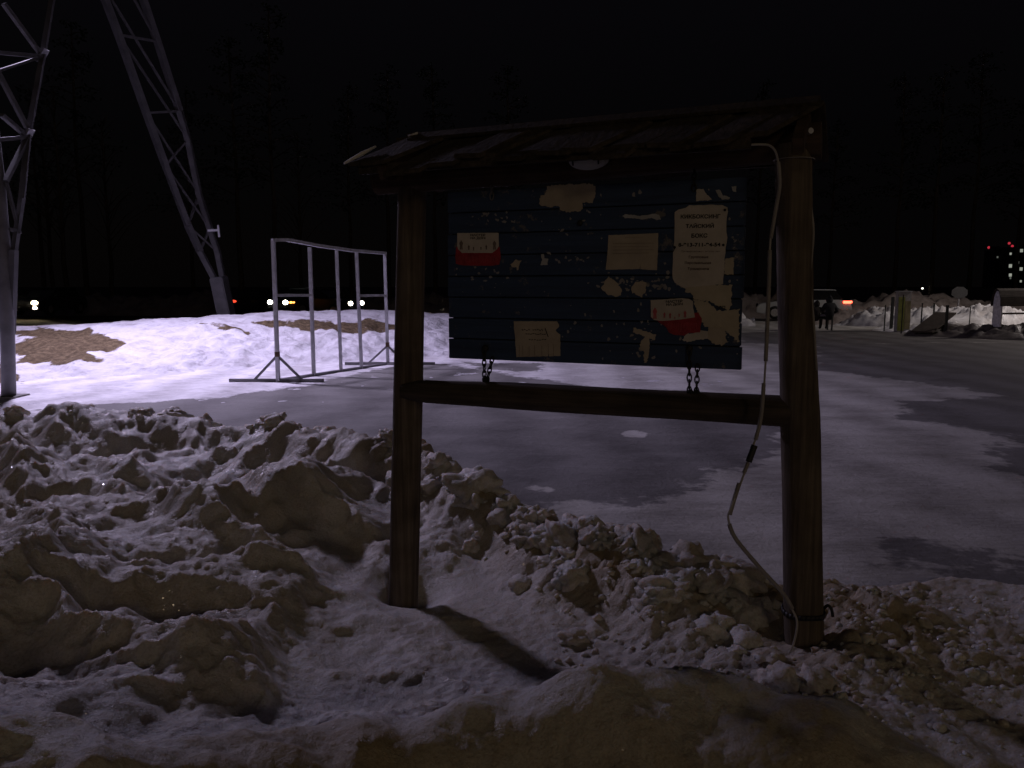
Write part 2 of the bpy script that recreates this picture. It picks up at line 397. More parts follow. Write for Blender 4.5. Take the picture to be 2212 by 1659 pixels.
# ------------------------------------------------------------------ near snow heap
BX = np.array([-14, -4.9, -3.1, -1.9, -.65, 0, .6, 1.1, 1.5, 2.1, 3.2, 5, 9]); BY = np.array([8.3, 8.2, 8.1, 7.6, 6.75, 5.6, 4.75, 4.45, 4.35, 4.35, 4.5, 4.7, 4.7])
POSTL = (-.567, 4.3); POSTR = (1.245, 3.5)
def heap(x, y):
    yb = np.interp(x, BX, BY) + .22 * fbm(x * 1.1 + 3, y * .3, 4)
    d = (yb - y) * .85
    left = 1 - ss(-1.5, -.2, x)
    right = ss(1.4, 2.6, x)
    A = .13 + .10 * (1 - ss(.4, 1.5, x)) + .22 * (1 - ss(-.75, -.25, x)); A = A * (1 - left) + .24 * left; A = A * (1 - .92 * right)
    crest = A * np.exp(-((d - .62) / .42) ** 2)
    plat = (.27 * left + .0 * (1 - left)) * ss(.05, .9, d)
    z = crest + plat + .02
    # the near mass in front of the camera
    yc = 2.42 + .10 * np.sin(x * 2.1 + .6) + .06 * fbm(x * 1.5, y * 0 + 4, 3) - .30 * ss(-.3, -1.2, -(-x)) * 0
    yc = yc - .55 * (1 - ss(-1.15, -.35, x))
    hm = .33 * (1 - ss(.75, 1.9, x)) + .03
    back = np.exp(-(np.maximum(y - yc, 0) / .42) ** 2); front = 1 - .8 * ss(0, .75, yc - y)
    z = z + hm * np.where(y > yc, back, front) 
    z = z - .12 * ss(.7, 2.2, x) * ss(4, 2, y) * 0
    # shapes
    wx = x + .22 * fbm(x * 1.3, y * 1.3 + 7, 3); wy = y + .22 * fbm(x * 1.3 + 5, y * 1.3, 3)
    ca, sa = math.cos(-.65), math.sin(-.65); rx = wx * ca - wy * sa; ry = wx * sa + wy * ca
    d1, d2, c1 = worley(rx * 1.55, ry * 1.0); e1, e2, c2 = worley(rx * 3.6 + 9, ry * 3.0, 77)
    bowls = (d1 ** 1.6 - .35) * .42 + (e1 ** 1.5 - .3) * .10
    f1, f2, c3 = worley(wx * 4.2, wy * 4.2, 31); g1, g2, c4 = worley(wx * 10, wy * 10, 53)
    dome = np.sqrt(np.clip(1 - (f1 * 1.05) ** 2, 0, 1)) * (.10 + .10 * c3) + np.sqrt(np.clip(1 - (g1 * 1.1) ** 2, 0, 1)) * (.02 + .03 * c4) - .09
    rub = np.exp(-((d - .55) / .55) ** 2) * (1 - left * .35)
    low = ss(-.6, .4, x)                  # between and right of the posts the surface is calmer
    nearm = ss(3.1, 2.6, y) if False else (1 - ss(2.5, 3.0, y))
    amp_b = (1 - .78 * low - .14 * right) * (1 - .55 * nearm)
    flat = 1 - .75 * np.exp(-(((x - .15) / .75) ** 2 + ((y - 3.55) / .42) ** 2)); amp_b = amp_b * flat; dome = dome * flat
    z = z + bowls * amp_b * (1 - .5 * rub) + dome * (rub * .70 * (1 - .85 * right) + .05 * ss(1.0, 2.0, x)) 
    z = z + .075 * fbm(x * 1.7, y * 1.7, 3) * (.4 + .6 * nearm) * (1 - .6 * right) + (.020 * fbm(x * 7, y * 7, 4) + .012 * fbm(x * 24, y * 24, 3) + .03 * np.abs(gn(x * 4.1, y * 4.1))) * (1 - .6 * nearm)
    fl0 = .015 + .10 * left; z = np.where(z < fl0 + .2, fl0 + .045 * np.log1p(np.exp(np.clip((z - fl0) / .045, -30, 30))), z)
    for cx_, cy_, rr_, hh_ in ((-1.15, 5.35, .55, .30), (-2.15, 4.75, .60, .26), (-1.5, 3.95, .45, .20), (-2.15, 3.45, .62, .30), (-2.9, 5.7, .55, .22), (-1.2, 3.2, .35, .10)):
        q = np.hypot((wx - cx_) + .5 * (wy - cy_), (wy - cy_) * 1.25) / rr_; z = z + .42 * hh_ * np.sqrt(np.clip(1 - q * q, 0, 1)) * (1 - .15 * e1)
    # hole round the left post, clods round the right
    r1 = np.hypot(x - POSTL[0], y - POSTL[1]); z = z * (1 - .85 * np.exp(-(r1 / .5) ** 2)) * (1 - .6 * np.exp(-(((x + .7) / .3) ** 2 + ((y - 3.85) / .4) ** 2))) - .16 * np.exp(-(r1 / .17) ** 2)
    r2 = np.hypot(x - POSTR[0], y - POSTR[1]); z = z * (1 - .5 * np.exp(-(r2 / .3) ** 2)) - .02 * np.exp(-(r2 / .25) ** 2)
    edge = ss(-.12, .16, d)
    return z * edge - .12 * (1 - edge)
yy = np.geomspace(.9, 9.4, 560); ssx = np.linspace(-1.15, 1.1, 600)
HY = np.repeat(yy[:, None], 600, 1); HX = ssx[None, :] * (HY + .25)
HZ = heap(HX, HY)
dirt_and_tint = .55 * (1 - ss(2.25, 2.55, HY + .12 * fbm(HX * 2, HY * 2, 3))) * ss(-1.3, -.6, HX) + .28 * ss(.1, -.35, HZ - .25) * 0  # near face browned to paint in the warm fill, over real dirt
rdg = np.exp(-(((np.interp(HX, BX, BY) - HY) * .85 - .55) / .5) ** 2) * ss(-1.4, -.6, HX) * (1 - ss(1.6, 2.2, HX))
dirt_and_tint = dirt_and_tint + .30 * ss(1.3, 2.3, HX) + .75 * rdg + .35 * np.clip(fbm(HX * .9 + 4, HY * .9, 4), 0, 1)
hp = npmesh('snow_heap', np.stack([HX, HY, HZ], -1).reshape(-1, 3), gridfaces(*HX.shape), M['snow'], True, {'dirt': dirt_and_tint})
hp['kind'] = 'structure'
def heap1(x, y): return float(heap(np.array([x]), np.array([y]))[0])

def ico(sub):
    bm = bmesh.new(); bmesh.ops.create_icosphere(bm, subdivisions=sub, radius=1)
    v = np.array([q.co[:] for q in bm.verts]); f = np.array([[a.index for a in q.verts] for q in bm.faces]); bm.free(); return v, f
ICO = {2: ico(2), 3: ico(3), 4: ico(4)}
def clumps(name, items, mat, rough=.22):
    Vs = []; Fs = []; n = 0
    rg = np.random.RandomState(11)
    for (x, y, z, r) in items:
        v, f = ICO[4 if r > .085 else 3 if r > .035 else 2]
        o = rg.rand(3) * 50; k = 1.35
        nz = fbm(v[:, 0] * k + o[0] + v[:, 2] * .7, v[:, 1] * k + o[1] + v[:, 2] * 1.1, 4, .55)
        w1, _, _ = worley(v[:, 0] * 2.4 + o[2] + v[:, 2], v[:, 1] * 2.4 + o[0] - v[:, 2] * .8, 5)
        n3 = fbm(v[:, 0] * 5 + o[1] + v[:, 2] * 3, v[:, 1] * 5 - v[:, 2] * 4 + o[2], 3, .6)
        s = 1 + rough * 2.1 * nz + .20 * (.45 - w1) + .05 * n3
        sc = np.array([1 + .35 * (rg.rand() - .3), 1 + .35 * (rg.rand() - .3), .62 + .3 * rg.rand()]) * r
        a = rg.rand() * 6.28; q = v * s[:, None] * sc; q = np.stack([q[:, 0] * np.cos(a) - q[:, 1] * np.sin(a), q[:, 0] * np.sin(a) + q[:, 1] * np.cos(a), q[:, 2]], 1)
        Vs.append(q + [x, y, z]); Fs.append(f + n); n += len(v)
    o = npmesh(name, np.concatenate(Vs), np.concatenate(Fs), mat, True)
    o['kind'] = 'stuff'; return o
rg = np.random.RandomState(5); it = []
for i in range(46):                       # big half-melted masses along the ridge
    x = rg.uniform(-1.0, 1.15); yb = np.interp(x, BX, BY); y = yb - .62 + rg.normal() * .20; r = rg.uniform(.06, .125)
    if math.hypot(x - POSTL[0], y - POSTL[1]) < .25 + r: continue
    it.append((x, y, heap1(x, y) - r * .35, r))
for i in range(230):                      # broken lumps along the crest of the ridge
    x = rg.uniform(-.9, 2.3); yb = np.interp(x, BX, BY); y = yb - .72 + rg.normal() * .30
    r = .014 + (.07 if x < 1.2 else .022) * rg.rand() ** 3.2
    if math.hypot(x - POSTL[0], y - POSTL[1]) < .2 + r or math.hypot(x - POSTR[0], y - POSTR[1]) < .14 + r: continue
    it.append((x, y, heap1(x, y) + r * .12, r))
for x, y, r in ((.92, 4.05, .19), (.70, 4.2, .12), (1.14, 3.98, .12), (1.0, 3.9, .1), (-.25, 5.3, .15), (.1, 4.95, .11), (.5, 4.3, .09), (.33, 4.1, .085), (-.9, 6.4, .14), (.75, 3.75, .09)):
    it.append((x, y, heap1(x, y) + r * .1, r))
for i in range(800):                      # crumbs lower down and at the right
    x = .2 + 2.6 * rg.rand() ** 1.3; y = rg.uniform(2.5, 4.1); r = .005 + .017 * rg.rand() ** 3
    if math.hypot(x - POSTR[0], y - POSTR[1]) < .12 + r: continue
    if x < 1 and rg.rand() < .5: continue
    it.append((x, y, max(heap1(x, y), 0) + r * .2, r))
for i in range(120):                      # lumps on the far edge of the left part
    x = rg.uniform(-5.6, -1.0); yb = np.interp(x, BX, BY); y = yb - .45 + rg.normal() * .22
    r = .02 + .09 * rg.rand() ** 3; it.append((x, y, heap1(x, y) + r * .2, r))
for x, y, r in ((-4.15, 7.7, .2), (-3.95, 7.65, .13), (-4.3, 7.6, .12), (-2.9, 7.55, .13), (-2.7, 7.5, .11), (-1.75, 7.1, .12)):
    it.append((x, y, heap1(x, y) + r * .35, r))
clumps('snow_rubble', it, M['rubble'])

# ------------------------------------------------------------------ snow slope on the left with bare grass patches
def slope_h(x, y):
    yf = np.interp(x, [-40, -14, -9, -6, -3, 0, 4], [12.5, 12.8, 14.0, 15.8, 17.9, 21, 27]) + .5 * fbm(x * .35, y * .1, 3)
    crest = np.interp(x, [-40, -20, -13, -9, -7, -4, -1, 1, 4], [.52, .52, .60, .78, .92, .92, .70, .32, .1])
    yc = np.interp(x, [-40, -14, -9, -4, 0, 4], [19, 20, 22, 25, 27, 30])
    t = np.clip((y - yf) / (yc - yf), 0, 1)
    z = crest * (t * t * (3 - 2 * t)) 
    z = z * (1 - ss(0, 4, y - yc) * .9)
    m = ss(0, .15, t)
    w1, w2, c = worley(x * 1.3, y * .8, 13)
    z = z + m * (.10 * fbm(x * .7, y * .7, 4) + .15 * (w1 - .5)) * (1 - .6 * ss(.4, 1, t)) + .025 * fbm(x * 2.5, y * 2.5, 4) + .01 * fbm(x * 9, y * 9, 2)
    w3, _, _ = worley(x * 3.1, y * 2.2, 71); z = z + .11 * (.5 - w3) * m * ss(-11, -6, x) * (1 - ss(.5, .8, t))
    return z + .035 * m - .035 * (1 - m)
sxx = np.linspace(-34, 4, 620); syy = np.concatenate([np.geomspace(11.6, 31, 330)])
SX, SY = np.meshgrid(sxx, syy); SZ = slope_h(SX, SY)
def GS(dx, dy):
    a, b = ray(dx, dy)
    Y = np.arange(11.7, 31, .02); z = CAMZ + b * Y; h = slope_h(a * Y, Y); i = np.argmax(z < h)
    return (a * Y[i], Y[i])
g1 = [GS(*p) for p in ((-260, 715), (-100, 706), (0, 704), (60, 706), (120, 708), (160, 712), (200, 722), (235, 735), (248, 752), (225, 762), (200, 775), (165, 785), (140, 789), (120, 780), (70, 787), (20, 788), (-100, 795), (-260, 790))]
g2 = [GS(*p) for p in ((440, 694), (470, 698), (500, 705), (520, 714), (498, 716), (480, 706), (450, 700))]
g3 = [GS(*p) for p in ((530, 690), (580, 690), (640, 694), (700, 690), (740, 694), (800, 690), (850, 700), (925, 712), (880, 716), (820, 712), (790, 716), (740, 722), (690, 718), (640, 714), (600, 706), (560, 702))]
def warp(x, y): return x + .9 * fbm(x * .8 + 3, y * .8, 4) * .5, y + .9 * fbm(x * .8, y * .8 + 9, 4) * .3
WX, WY = warp(SX, SY)
gr = np.maximum(np.maximum(sdpoly(WX, WY, g1), sdpoly(WX, WY, g2)), sdpoly(WX, WY, g3) - .05)
yc_ = np.interp(SX, [-40, -14, -9, -4, 0, 4], [19, 20, 22, 25, 27, 30])
soilm = SY - yc_ - .8 - .5 * fbm(SX * .9, SY * .9, 3)
def slope_mat():
    m, n, b = newmat('slope_surface'); t = nd(n, 'ShaderNodeTexCoord').outputs['Object']
    a = nd(n, 'ShaderNodeAttribute'); a.attribute_name = 'grass'; s = nd(n, 'ShaderNodeAttribute'); s.attribute_name = 'soil'
    mp = nd(n, 'ShaderNodeMapping'); n.links.new(t, mp.inputs[0]); mp.inputs['Scale'].default_value = (1, .35, 1); mp.inputs['Rotation'].default_value = (0, 0, .5)
    e1 = mth(n, 'ADD', a.outputs['Fac'], mth(n, 'MULTIPLY', mth(n, 'SUBTRACT', noise(n, mp.outputs[0], 4, 6, .65), .5), .6))
    mg = ramp(n, mth(n, 'ADD', mth(n, 'MULTIPLY', e1, 5), .5), [(.3, (0, 0, 0)), (.7, (1, 1, 1))])
    ms = ramp(n, mth(n, 'ADD', mth(n, 'MULTIPLY', mth(n, 'ADD', s.outputs['Fac'], mth(n, 'SUBTRACT', noise(n, t, 3, 5), .5)), 3), .5), [(.3, (0, 0, 0)), (.7, (1, 1, 1))])
    snc = ramp(n, noise(n, t, 2.6, 7, .65), [(.3, (.50, .47, .50)), (.48, (.72, .71, .75)), (.7, (.84, .83, .87))])
    gc = ramp(n, noise(n, t, 9, 8, .7), [(.3, (.045, .032, .018)), (.5, (.13, .095, .055)), (.72, (.25, .19, .11))])
    c = mixc(n, mg, snc, gc); c = mixc(n, ms, c, (.07, .05, .036)); n.links.new(c, b.inputs['Base Color'])
    b.inputs['Roughness'].default_value = .85; b.inputs['Specular IOR Level'].default_value = .2
    p = bump(n, b, noise(n, t, 5, 8, .68), .8, .12); bump(n, b, noise(n, t, 30, 5, .7), .5, .02, p); return m
so = npmesh('snow_slope', np.stack([SX, SY, SZ], -1).reshape(-1, 3), gridfaces(*SX.shape), slope_mat(), True, {'grass': gr, 'soil': soilm})
so['kind'] = 'structure'
def slope1(x, y): return float(slope_h(np.array([x]), np.array([y]))[0])

# ------------------------------------------------------------------ ploughed snow banks further off
def bank(name, pts, width, height, mat, seed=0, res=.12, block=1.0):
    pts = [np.array(p, float) for p in pts]; seg = [np.linalg.norm(b - a) for a, b in zip(pts, pts[1:])]; L = sum(seg)
    nu = int(L / res); nv = int(width / res) + 2; u = np.linspace(0, L, nu); cs = np.concatenate([[0], np.cumsum(seg)])
    cx = np.interp(u, cs, [p[0] for p in pts]); cy = np.interp(u, cs, [p[1] for p in pts])
    tx = np.gradient(cx); ty = np.gradient(cy); l = np.hypot(tx, ty); nx, ny = -ty / l, tx / l
    v = np.linspace(-.5, .5, nv)
    X = cx[None] + nx[None] * v[:, None] * width; Y = cy[None] + ny[None] * v[:, None] * width
    pr = np.clip(1 - (2 * np.abs(v)) ** 2, 0, 1)[:, None] ** .7 * np.ones_like(X)
    endm = ss(0, 1.2, u) * ss(0, 1.2, L - u)
    hh = height * (.62 + .5 * fbm(X * .35 + seed, Y * .35, 3)) * endm[None]
    w1, w2, c = worley(X * 1.7 / block + seed, Y * 1.7 / block, seed); w3, _, c3 = worley(X * 4 / block, Y * 4 / block + seed, seed + 9)
    Z = pr * (hh + .42 * height * (np.sqrt(np.clip(1 - w1 * w1, 0, 1)) * (.4 + .9 * c) - .4) + .16 * height * (np.sqrt(np.clip(1 - w3 ** 2, 0, 1)) * c3)) + .05 * fbm(X * 3, Y * 3, 3) * pr - .05
    o = npmesh(name, np.stack([X, Y, Z], -1).reshape(-1, 3), gridfaces(*X.shape), mat, True, {'dirt': np.zeros_like(X)})
    o['kind'] = 'structure'; return o
bank('snow_bank', [(15.4, 36.5), (17, 34.6), (18.5, 33.5), (21, 33.5), (30, 34)], 3.4, .8, M['farsnow'], 3, .08, .42)
bank('snow_bank', [(18, 29.5), (15.9, 30.2), (14.4, 31.6)], 2.2, .42, M['farsnow'], 8, .08, .45)
bank('snow_bank', [(7.0, 36.0), (8.8, 36), (10.7, 35.5)], 2.2, .9, M['farsnow'], 15, .08, .5)
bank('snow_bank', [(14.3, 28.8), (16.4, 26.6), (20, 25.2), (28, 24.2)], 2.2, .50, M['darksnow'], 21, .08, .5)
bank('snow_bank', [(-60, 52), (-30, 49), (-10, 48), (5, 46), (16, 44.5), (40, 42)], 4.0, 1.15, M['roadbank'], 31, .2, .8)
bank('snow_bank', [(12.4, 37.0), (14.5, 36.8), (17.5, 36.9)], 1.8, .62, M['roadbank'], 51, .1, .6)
bank('snow_bank', [(-1.2, 24.5), (-.2, 26.5), (.3, 30)], 1.8, .5, M['farsnow'], 41)

# ------------------------------------------------------------------ notice board shelter
UA = Vector((POSTR[0] - POSTL[0], POSTR[1] - POSTL[1], 0)); UL = UA.length; U = UA.normalized(); NF = Vector((U.y, -U.x, 0))
if NF.y > 0: NF = -NF
ANG = math.atan2(U.y, U.x)
sh = thing('notice_shelter', 'log notice board stand with plank gable roof planted in dirty snow', 'notice stand', (0, 0, 0))
def logtube(pts, rad, n=28, groove=None, seed=0, amp=.03, steps=26):
    m = MB(); pts = [Vector(p) for p in pts]; P_ = []; RR = []
    L = len(pts) - 1
    for i in range(steps + 1):
        t = i / steps * L; k = min(int(t), L - 1); f = t - k; P_.append(pts[k].lerp(pts[k + 1], f)); RR.append(rad[k] * (1 - f) + rad[k + 1] * f)
    def rf(i, a):
        q = 1 + amp * float(gn(math.cos(a) * 1.3 + seed, i * .22 + math.sin(a) * 1.3)) + amp * .4 * float(gn(math.cos(a) * 5 + seed, i * .12 + math.sin(a) * 5))
        if groove is not None:
            for g0 in groove:
                dd = abs((a - g0 + math.pi) % (2 * math.pi) - math.pi); q -= .07 * math.exp(-(dd / .10) ** 2) * (.6 + .6 * float(gn(i * .3, seed + 2)))
        return q
    m.tube(P_, RR, n, True, rf); return m
Lc = [P(870, 1355, 4.3), P(878, 1000, 4.3), P(883, 800, 4.3), P(891, 385, 4.3)]
Lr = [.166 / 2, .160 / 2, .157 / 2, .148 / 2]
logtube(Lc, Lr, groove=[1.2, 4.4, 2.9], seed=3).build('post', M['log'], sh, 'auto')
Rc = [P(1738, 1440, 3.5), P(1728, 900, 3.5), P(1720, 690, 3.5), P(1712, 312, 3.5)]
logtube(Rc, [.172 / 2, .168 / 2, .150 / 2, .150 / 2], groove=[1.0, 3.6], seed=9, amp=.04).build('post', M['log'], sh, 'auto')
def shp(u, nf, z): # point in shelter frame: along posts, toward the viewer, height
    b = Vector((POSTL[0], POSTL[1], 0)) + U * u + NF * nf; return Vector((b.x, b.y, z))
# local frame object for parts whose grain follows the shelter
def local_build(mb, name, mat, parent, smooth=False, bevel=0):
    o = mb.build(name, mat, parent, smooth, bevel); o.location = (POSTL[0], POSTL[1], 0); o.rotation_euler = (0, 0, ANG); return o
# local coords: x = along, y = away from viewer, z up
rl = logtube([(.02, -.085, 1.148), (.12, -.06, 1.15), (.6, -.03, 1.15), (1.3, -.02, 1.15), (UL + .0, -.0, 1.15)], [.035, .060, .068, .066, .070], seed=21, amp=.05)
local_build(rl, 'lower_rail', M['rail'], sh, 'auto')
bm_ = logtube([(-.16, 0, 2.25), (.8, 0, 2.26), (UL + .06, 0, 2.305)], [.07, .068, .078], seed=31, amp=.03)
local_build(bm_, 'top_beam', M['beam'], sh, 'auto')
RIDGE = 2.445; EAVE = 2.27; RUN = .32
def plank(x, wdt, side, seed):
    rr = random.Random(seed); m = MB()
    dz = RIDGE - EAVE; ln = RUN * (1 + rr.uniform(-.10, .18)); y1 = -ln * side; z1 = RIDGE - dz * ln / RUN
    lift = rr.uniform(0, .030); sk_ = (-.20 if side > 0 else 0) + rr.uniform(-.03, .03); th = .022
    w2 = wdt / 2 * rr.uniform(.92, 1.06)
    top = [(x - w2, 0, RIDGE + lift), (x + w2, 0, RIDGE + lift), (x + w2 + sk_, y1, z1 + lift), (x - w2 + sk_ + rr.uniform(-.01, .01), y1, z1 + lift + rr.uniform(-.008, .008))]
    bot = [(a, b, c - th) for a, b, c in top]
    m.add(top + bot, [(0, 1, 2, 3), (7, 6, 5, 4), (0, 4, 5, 1), (1, 5, 6, 2), (2, 6, 7, 3), (3, 7, 4, 0)]); return m
X0 = -.14; X1 = UL + .06; npk = 17
for side, nm in ((1, 'roof_slope'), (-1, 'roof_slope')):
    m = MB(); w_ = (X1 - X0) / npk
    for i in range(npk):
        q = plank(X0 + (.2 if side > 0 else .1) + (w_ - (.2 if side > 0 else .1) / npk) * (i + .5), w_ * 1.06, side, i * 7 + (side > 0)); m.add(q.v, q.f)
    local_build(m, nm, M['roofwood'], sh, False, .003)
cap = MB(); cap.bar((X0 + .2, -.028, RIDGE + .012), (X1 - .01, -.028, RIDGE + .02), .07, .018, (0, -.55, .8)); cap.bar((X0 + .16, .03, RIDGE + .016), (X1 - .02, .03, RIDGE + .024), .07, .018, (0, .55, .8))
local_build(cap, 'ridge_cap', M['roofwood'], sh, False, .003)
for x in (X0 + .2, X1 - .07):            # gable rafters
    m = MB()
    for s_ in (1, -1): m.bar((x, 0, RIDGE - .045), (x, -s_ * RUN * .93, EAVE - .028), .045, .07)
    local_build(m, 'rafter', M['beam'], sh, False, .004)
m = MB(); m.tube([(X1 - .045, -.10, 2.33), (X1 - .035, -.115, 2.33)], .012, 10); local_build(m, 'bolt', M['steel'], sh)
m = MB()                                  # a fascia strip below the front eave and battens beneath
m.bar((X0 + .06, -RUN * .86, EAVE + .0), (X1 - .25, -RUN * .86, EAVE + .0), .03, .045); local_build(m, 'batten', M['roofwood'], sh)
m = MB(); m.bar((X0 + .04, RUN * .86, EAVE + .0), (X1 - .04, RUN * .86, EAVE + .0), .03, .045); local_build(m, 'batten', M['roofwood'], sh)
# thin snow remains along the left verge
for ps in (((X0 + .0, -.325, EAVE + .028), (X0 + .05, -.24, EAVE + .085), (X0 + .085, -.17, EAVE + .128)), ((X0 + .19, -.03, RIDGE + .018), (X0 + .24, -.015, RIDGE + .03))):
    m = MB(); m.tube(ps, [.006, .011, .005][:len(ps)], 7); local_build(m, 'snow_remnant', M['farsnow'], sh, True)

# ------------------------------------------------------------------ hanging board (moves with chains)
bd = thing('notice_board', 'dark blue plank board covered in torn notices, hung on chains under the small roof', 'notice board')
BU0, BU1 = .135 * UL, .880 * UL; BZ0, BZ1 = 1.325, 2.175; BT = .03
bd.location = (POSTL[0], POSTL[1], 0); bd.rotation_euler = (0, 0, ANG)
def blue_mat():
    m, n, b = newmat('board_blue_paint'); t = nd(n, 'ShaderNodeTexCoord').outputs['Object']
    mp = nd(n, 'ShaderNodeMapping'); n.links.new(t, mp.inputs[0]); mp.inputs['Scale'].default_value = (2, 40, 40)
    f = noise(n, mp.outputs[0], 1, 6, .65); f2 = noise(n, t, 16, 6, .7); f3 = noise(n, t, 3, 3)
    c = ramp(n, f, [(.3, (.018, .034, .078)), (.7, (.032, .060, .125))])
    worn = ramp(n, mth(n, 'ADD', f2, mth(n, 'MULTIPLY', f3, .25)), [(.73, (0, 0, 0)), (.79, (1, 1, 1))])
    n.links.new(mixc(n, worn, c, (.14, .13, .13)), b.inputs['Base Color']); b.inputs['Roughness'].default_value = .7
    bump(n, b, f, .5, .006); return m
M['blue'] = blue_mat()
hb = (BZ1 - BZ0) / 8
for i in range(8):
    rr = random.Random(i + 40); m = MB(); z0 = BZ0 + hb * i + .002; z1 = z0 + hb - .005
    a0 = BU0 + rr.uniform(-.004, .004); a1 = BU1 + rr.uniform(-.004, .004)
    m.box(((a0 + a1) / 2, rr.uniform(-.001, .001), (z0 + z1) / 2), (a1 - a0, BT, z1 - z0)); m.build('board_plank', M['blue'], bd, False, .0025)
for u_ in (BU0 + .2, BU1 - .25): MB().box((u_, BT / 2 + .019, (BZ0 + BZ1) / 2), (.06, .024, BZ1 - BZ0 - .06)).build('back_batten', M['rail'], bd)
MB().box(((BU0 + BU1) / 2, BT / 2 + .0035, (BZ0 + BZ1) / 2), (BU1 - BU0 - .02, .003, BZ1 - BZ0 - .02)).build('backing_sheet', M['rail'], bd)  # added dark sheet, stops bright snow showing through the seams
YF = -(BT / 2)                            # local y of the front face
def B(dx, dy):                            # photo point -> board-local (x, z) on the front face
    a, b = ray(dx, dy); org = shp(0, -YF, 0)
    d = Vector((a, 1, b)); t = (org.x * NF.x + org.y * NF.y) / (d.x * NF.x + d.y * NF.y)
    p = Vector((0, 0, CAMZ)) + d * t; q = p - Vector((POSTL[0], POSTL[1], 0)); return (q.dot(U), q.z)
def chain_links(a, b, n, r=.0135, wire=.0036, seed=0):
    a = Vector(a); b = Vector(b); m = MB(); d = (b - a) / n
    for i in range(n):
        c = a + d * (i + .5); ax = d.normalized(); s1 = Vector((1, 0, 0)) if i % 2 == 0 else Vector((0, 1, 0)); s1 = (s1 - ax * s1.dot(ax)).normalized()
        pts = []
        for k in range(13):
            t = 2 * math.pi * k / 12; pts.append(c + ax * (math.cos(t) * d.length * .72) + s1 * (math.sin(t) * r * .72))
        m.tube(pts, wire, 6, False)
    return m
for (xa, ya), (xb, yb), n_ in (((1048, 752), (1050, 826), 6), ((1066, 772), (1055, 826), 5), ((1490, 752), (1491, 850), 7), ((1508, 788), (1506, 850), 5)):
    a = B(xa, ya); b = B(xb, yb); chain_links((a[0], YF - .012, a[1]), (b[0], YF - .02, b[1]), n_).build('chain', M['chain'], bd, True)
for (x, y, r) in ((1050, 752, .018), (1050, 820, .019), (1490, 752, .016), (1492, 848, .017), (1506, 848, .016), (1254, 482, .014)):
    a = B(x, y); m = MB(); m.ball((a[0], YF - .010, a[1]), (r, r * .6, r), 10, 7); m.build('bolt_head', M['chain'], bd, True)
for (xa, ya), (xb, yb) in (((1064, 430), (1064, 366)), ((1500, 412), (1500, 350))):
    a = B(xa, ya); b = B(xb, yb); chain_links((a[0], YF - .01, a[1]), (b[0], YF + .0, b[1]), 5).build('chain', M['chain' if xa > 1200 else 'pylon'], bd, True)

# ------------------------------------------------------------------ papers on the board
LAY = [0]
def jag(poly, amp, step=.012, seed=1):
    rr = random.Random(seed); out = []
    for i in range(len(poly)):
        a = poly[i]; b = poly[(i + 1) % len(poly)]; L = math.dist(a, b); n = max(1, int(L / step))
        for k in range(n):
            t = k / n; out.append((a[0] + (b[0] - a[0]) * t + rr.uniform(-amp, amp), a[1] + (b[1] - a[1]) * t + rr.uniform(-amp, amp)))
    return out
def sheet(name, pix, mat, lift, parent=None, amp=.0012, step=.012, seed=1, curl=0, loc=True):
    pl = jag([B(*p) for p in pix], amp, step, seed); m = MB(); m.prism(pl, YF - lift - .0009, YF - lift)
    o = m.build(name, mat, parent)
    if parent is None: o.location = bd.location; o.rotation_euler = bd.rotation_euler
    return o
def letters(txt, x0, x1, yc, mat, lift, parent, name='lettering', slant=0, bold=True, yh=None):
    cu = bpy.data.curves.new('t', 'FONT'); cu.body = txt; cu.size = 1; cu.align_x = 'CENTER'; cu.align_y = 'CENTER'
    if bold: cu.offset = .03
    ob = bpy.data.objects.new('t', cu); C.objects.link(ob); bpy.context.view_layer.update()
    me = bpy.data.meshes.new_from_object(ob.evaluated_get(bpy.context.evaluated_depsgraph_get())); bpy.data.objects.remove(ob)
    v = np.array([q.co[:] for q in me.vertices]); lo = v.min(0); hi = v.max(0)
    a = B(x0, yc + (slant if slant else 0)); b = B(x1, yc - (slant if slant else 0)); wd = math.dist(a, b); s = wd / (hi[0] - lo[0])
    hy = s if yh is None else abs(B((x0 + x1) / 2, yc - yh / 2)[1] - B((x0 + x1) / 2, yc + yh / 2)[1]) / (hi[1] - lo[1])
    cx, cz = (a[0] + b[0]) / 2, (a[1] + b[1]) / 2; an = math.atan2(b[1] - a[1], b[0] - a[0])
    for q in me.vertices:
        lx = (q.co.x - (lo[0] + hi[0]) / 2) * s; lz = (q.co.y - (lo[1] + hi[1]) / 2) * hy
        q.co = (cx + lx * math.cos(an) - lz * math.sin(an), YF - lift - .0015, cz + lx * math.sin(an) + lz * math.cos(an))
    me.materials.clear(); me.materials.append(mat); me.name = name
    o = bpy.data.objects.new(name, me); C.objects.link(o); o.parent = parent; return o
def strokes(lines, mat, lift, parent, name='writing', wd=.0022):
    m = MB()
    for a, b in lines:
        p = B(*a); q = B(*b); dx, dz = q[0] - p[0], q[1] - p[1]; L = math.hypot(dx, dz) or 1; nx, nz = -dz / L * wd / 2, dx / L * wd / 2
        m.prism([(p[0] + nx, p[1] + nz), (q[0] + nx, q[1] + nz), (q[0] - nx, q[1] - nz), (p[0] - nx, p[1] - nz)], YF - lift - .0017, YF - lift - .0012)
    return m.build(name, mat, parent)
def place_root(o): o.location = bd.location; o.rotation_euler = bd.rotation_euler
def cA(x, y): return (933.2 + .2709 * x, 380.2 + .2709 * y)
def cB(x, y): return (1261.6 + .2708 * x, 380.2 + .2708 * y)
def c3(x, y): return (1391.2 + .0977 * x, 630.8 + .0977 * y)
def c5(x, y): return (1157.9 + .0703 * x, 388.8 + .0703 * y)
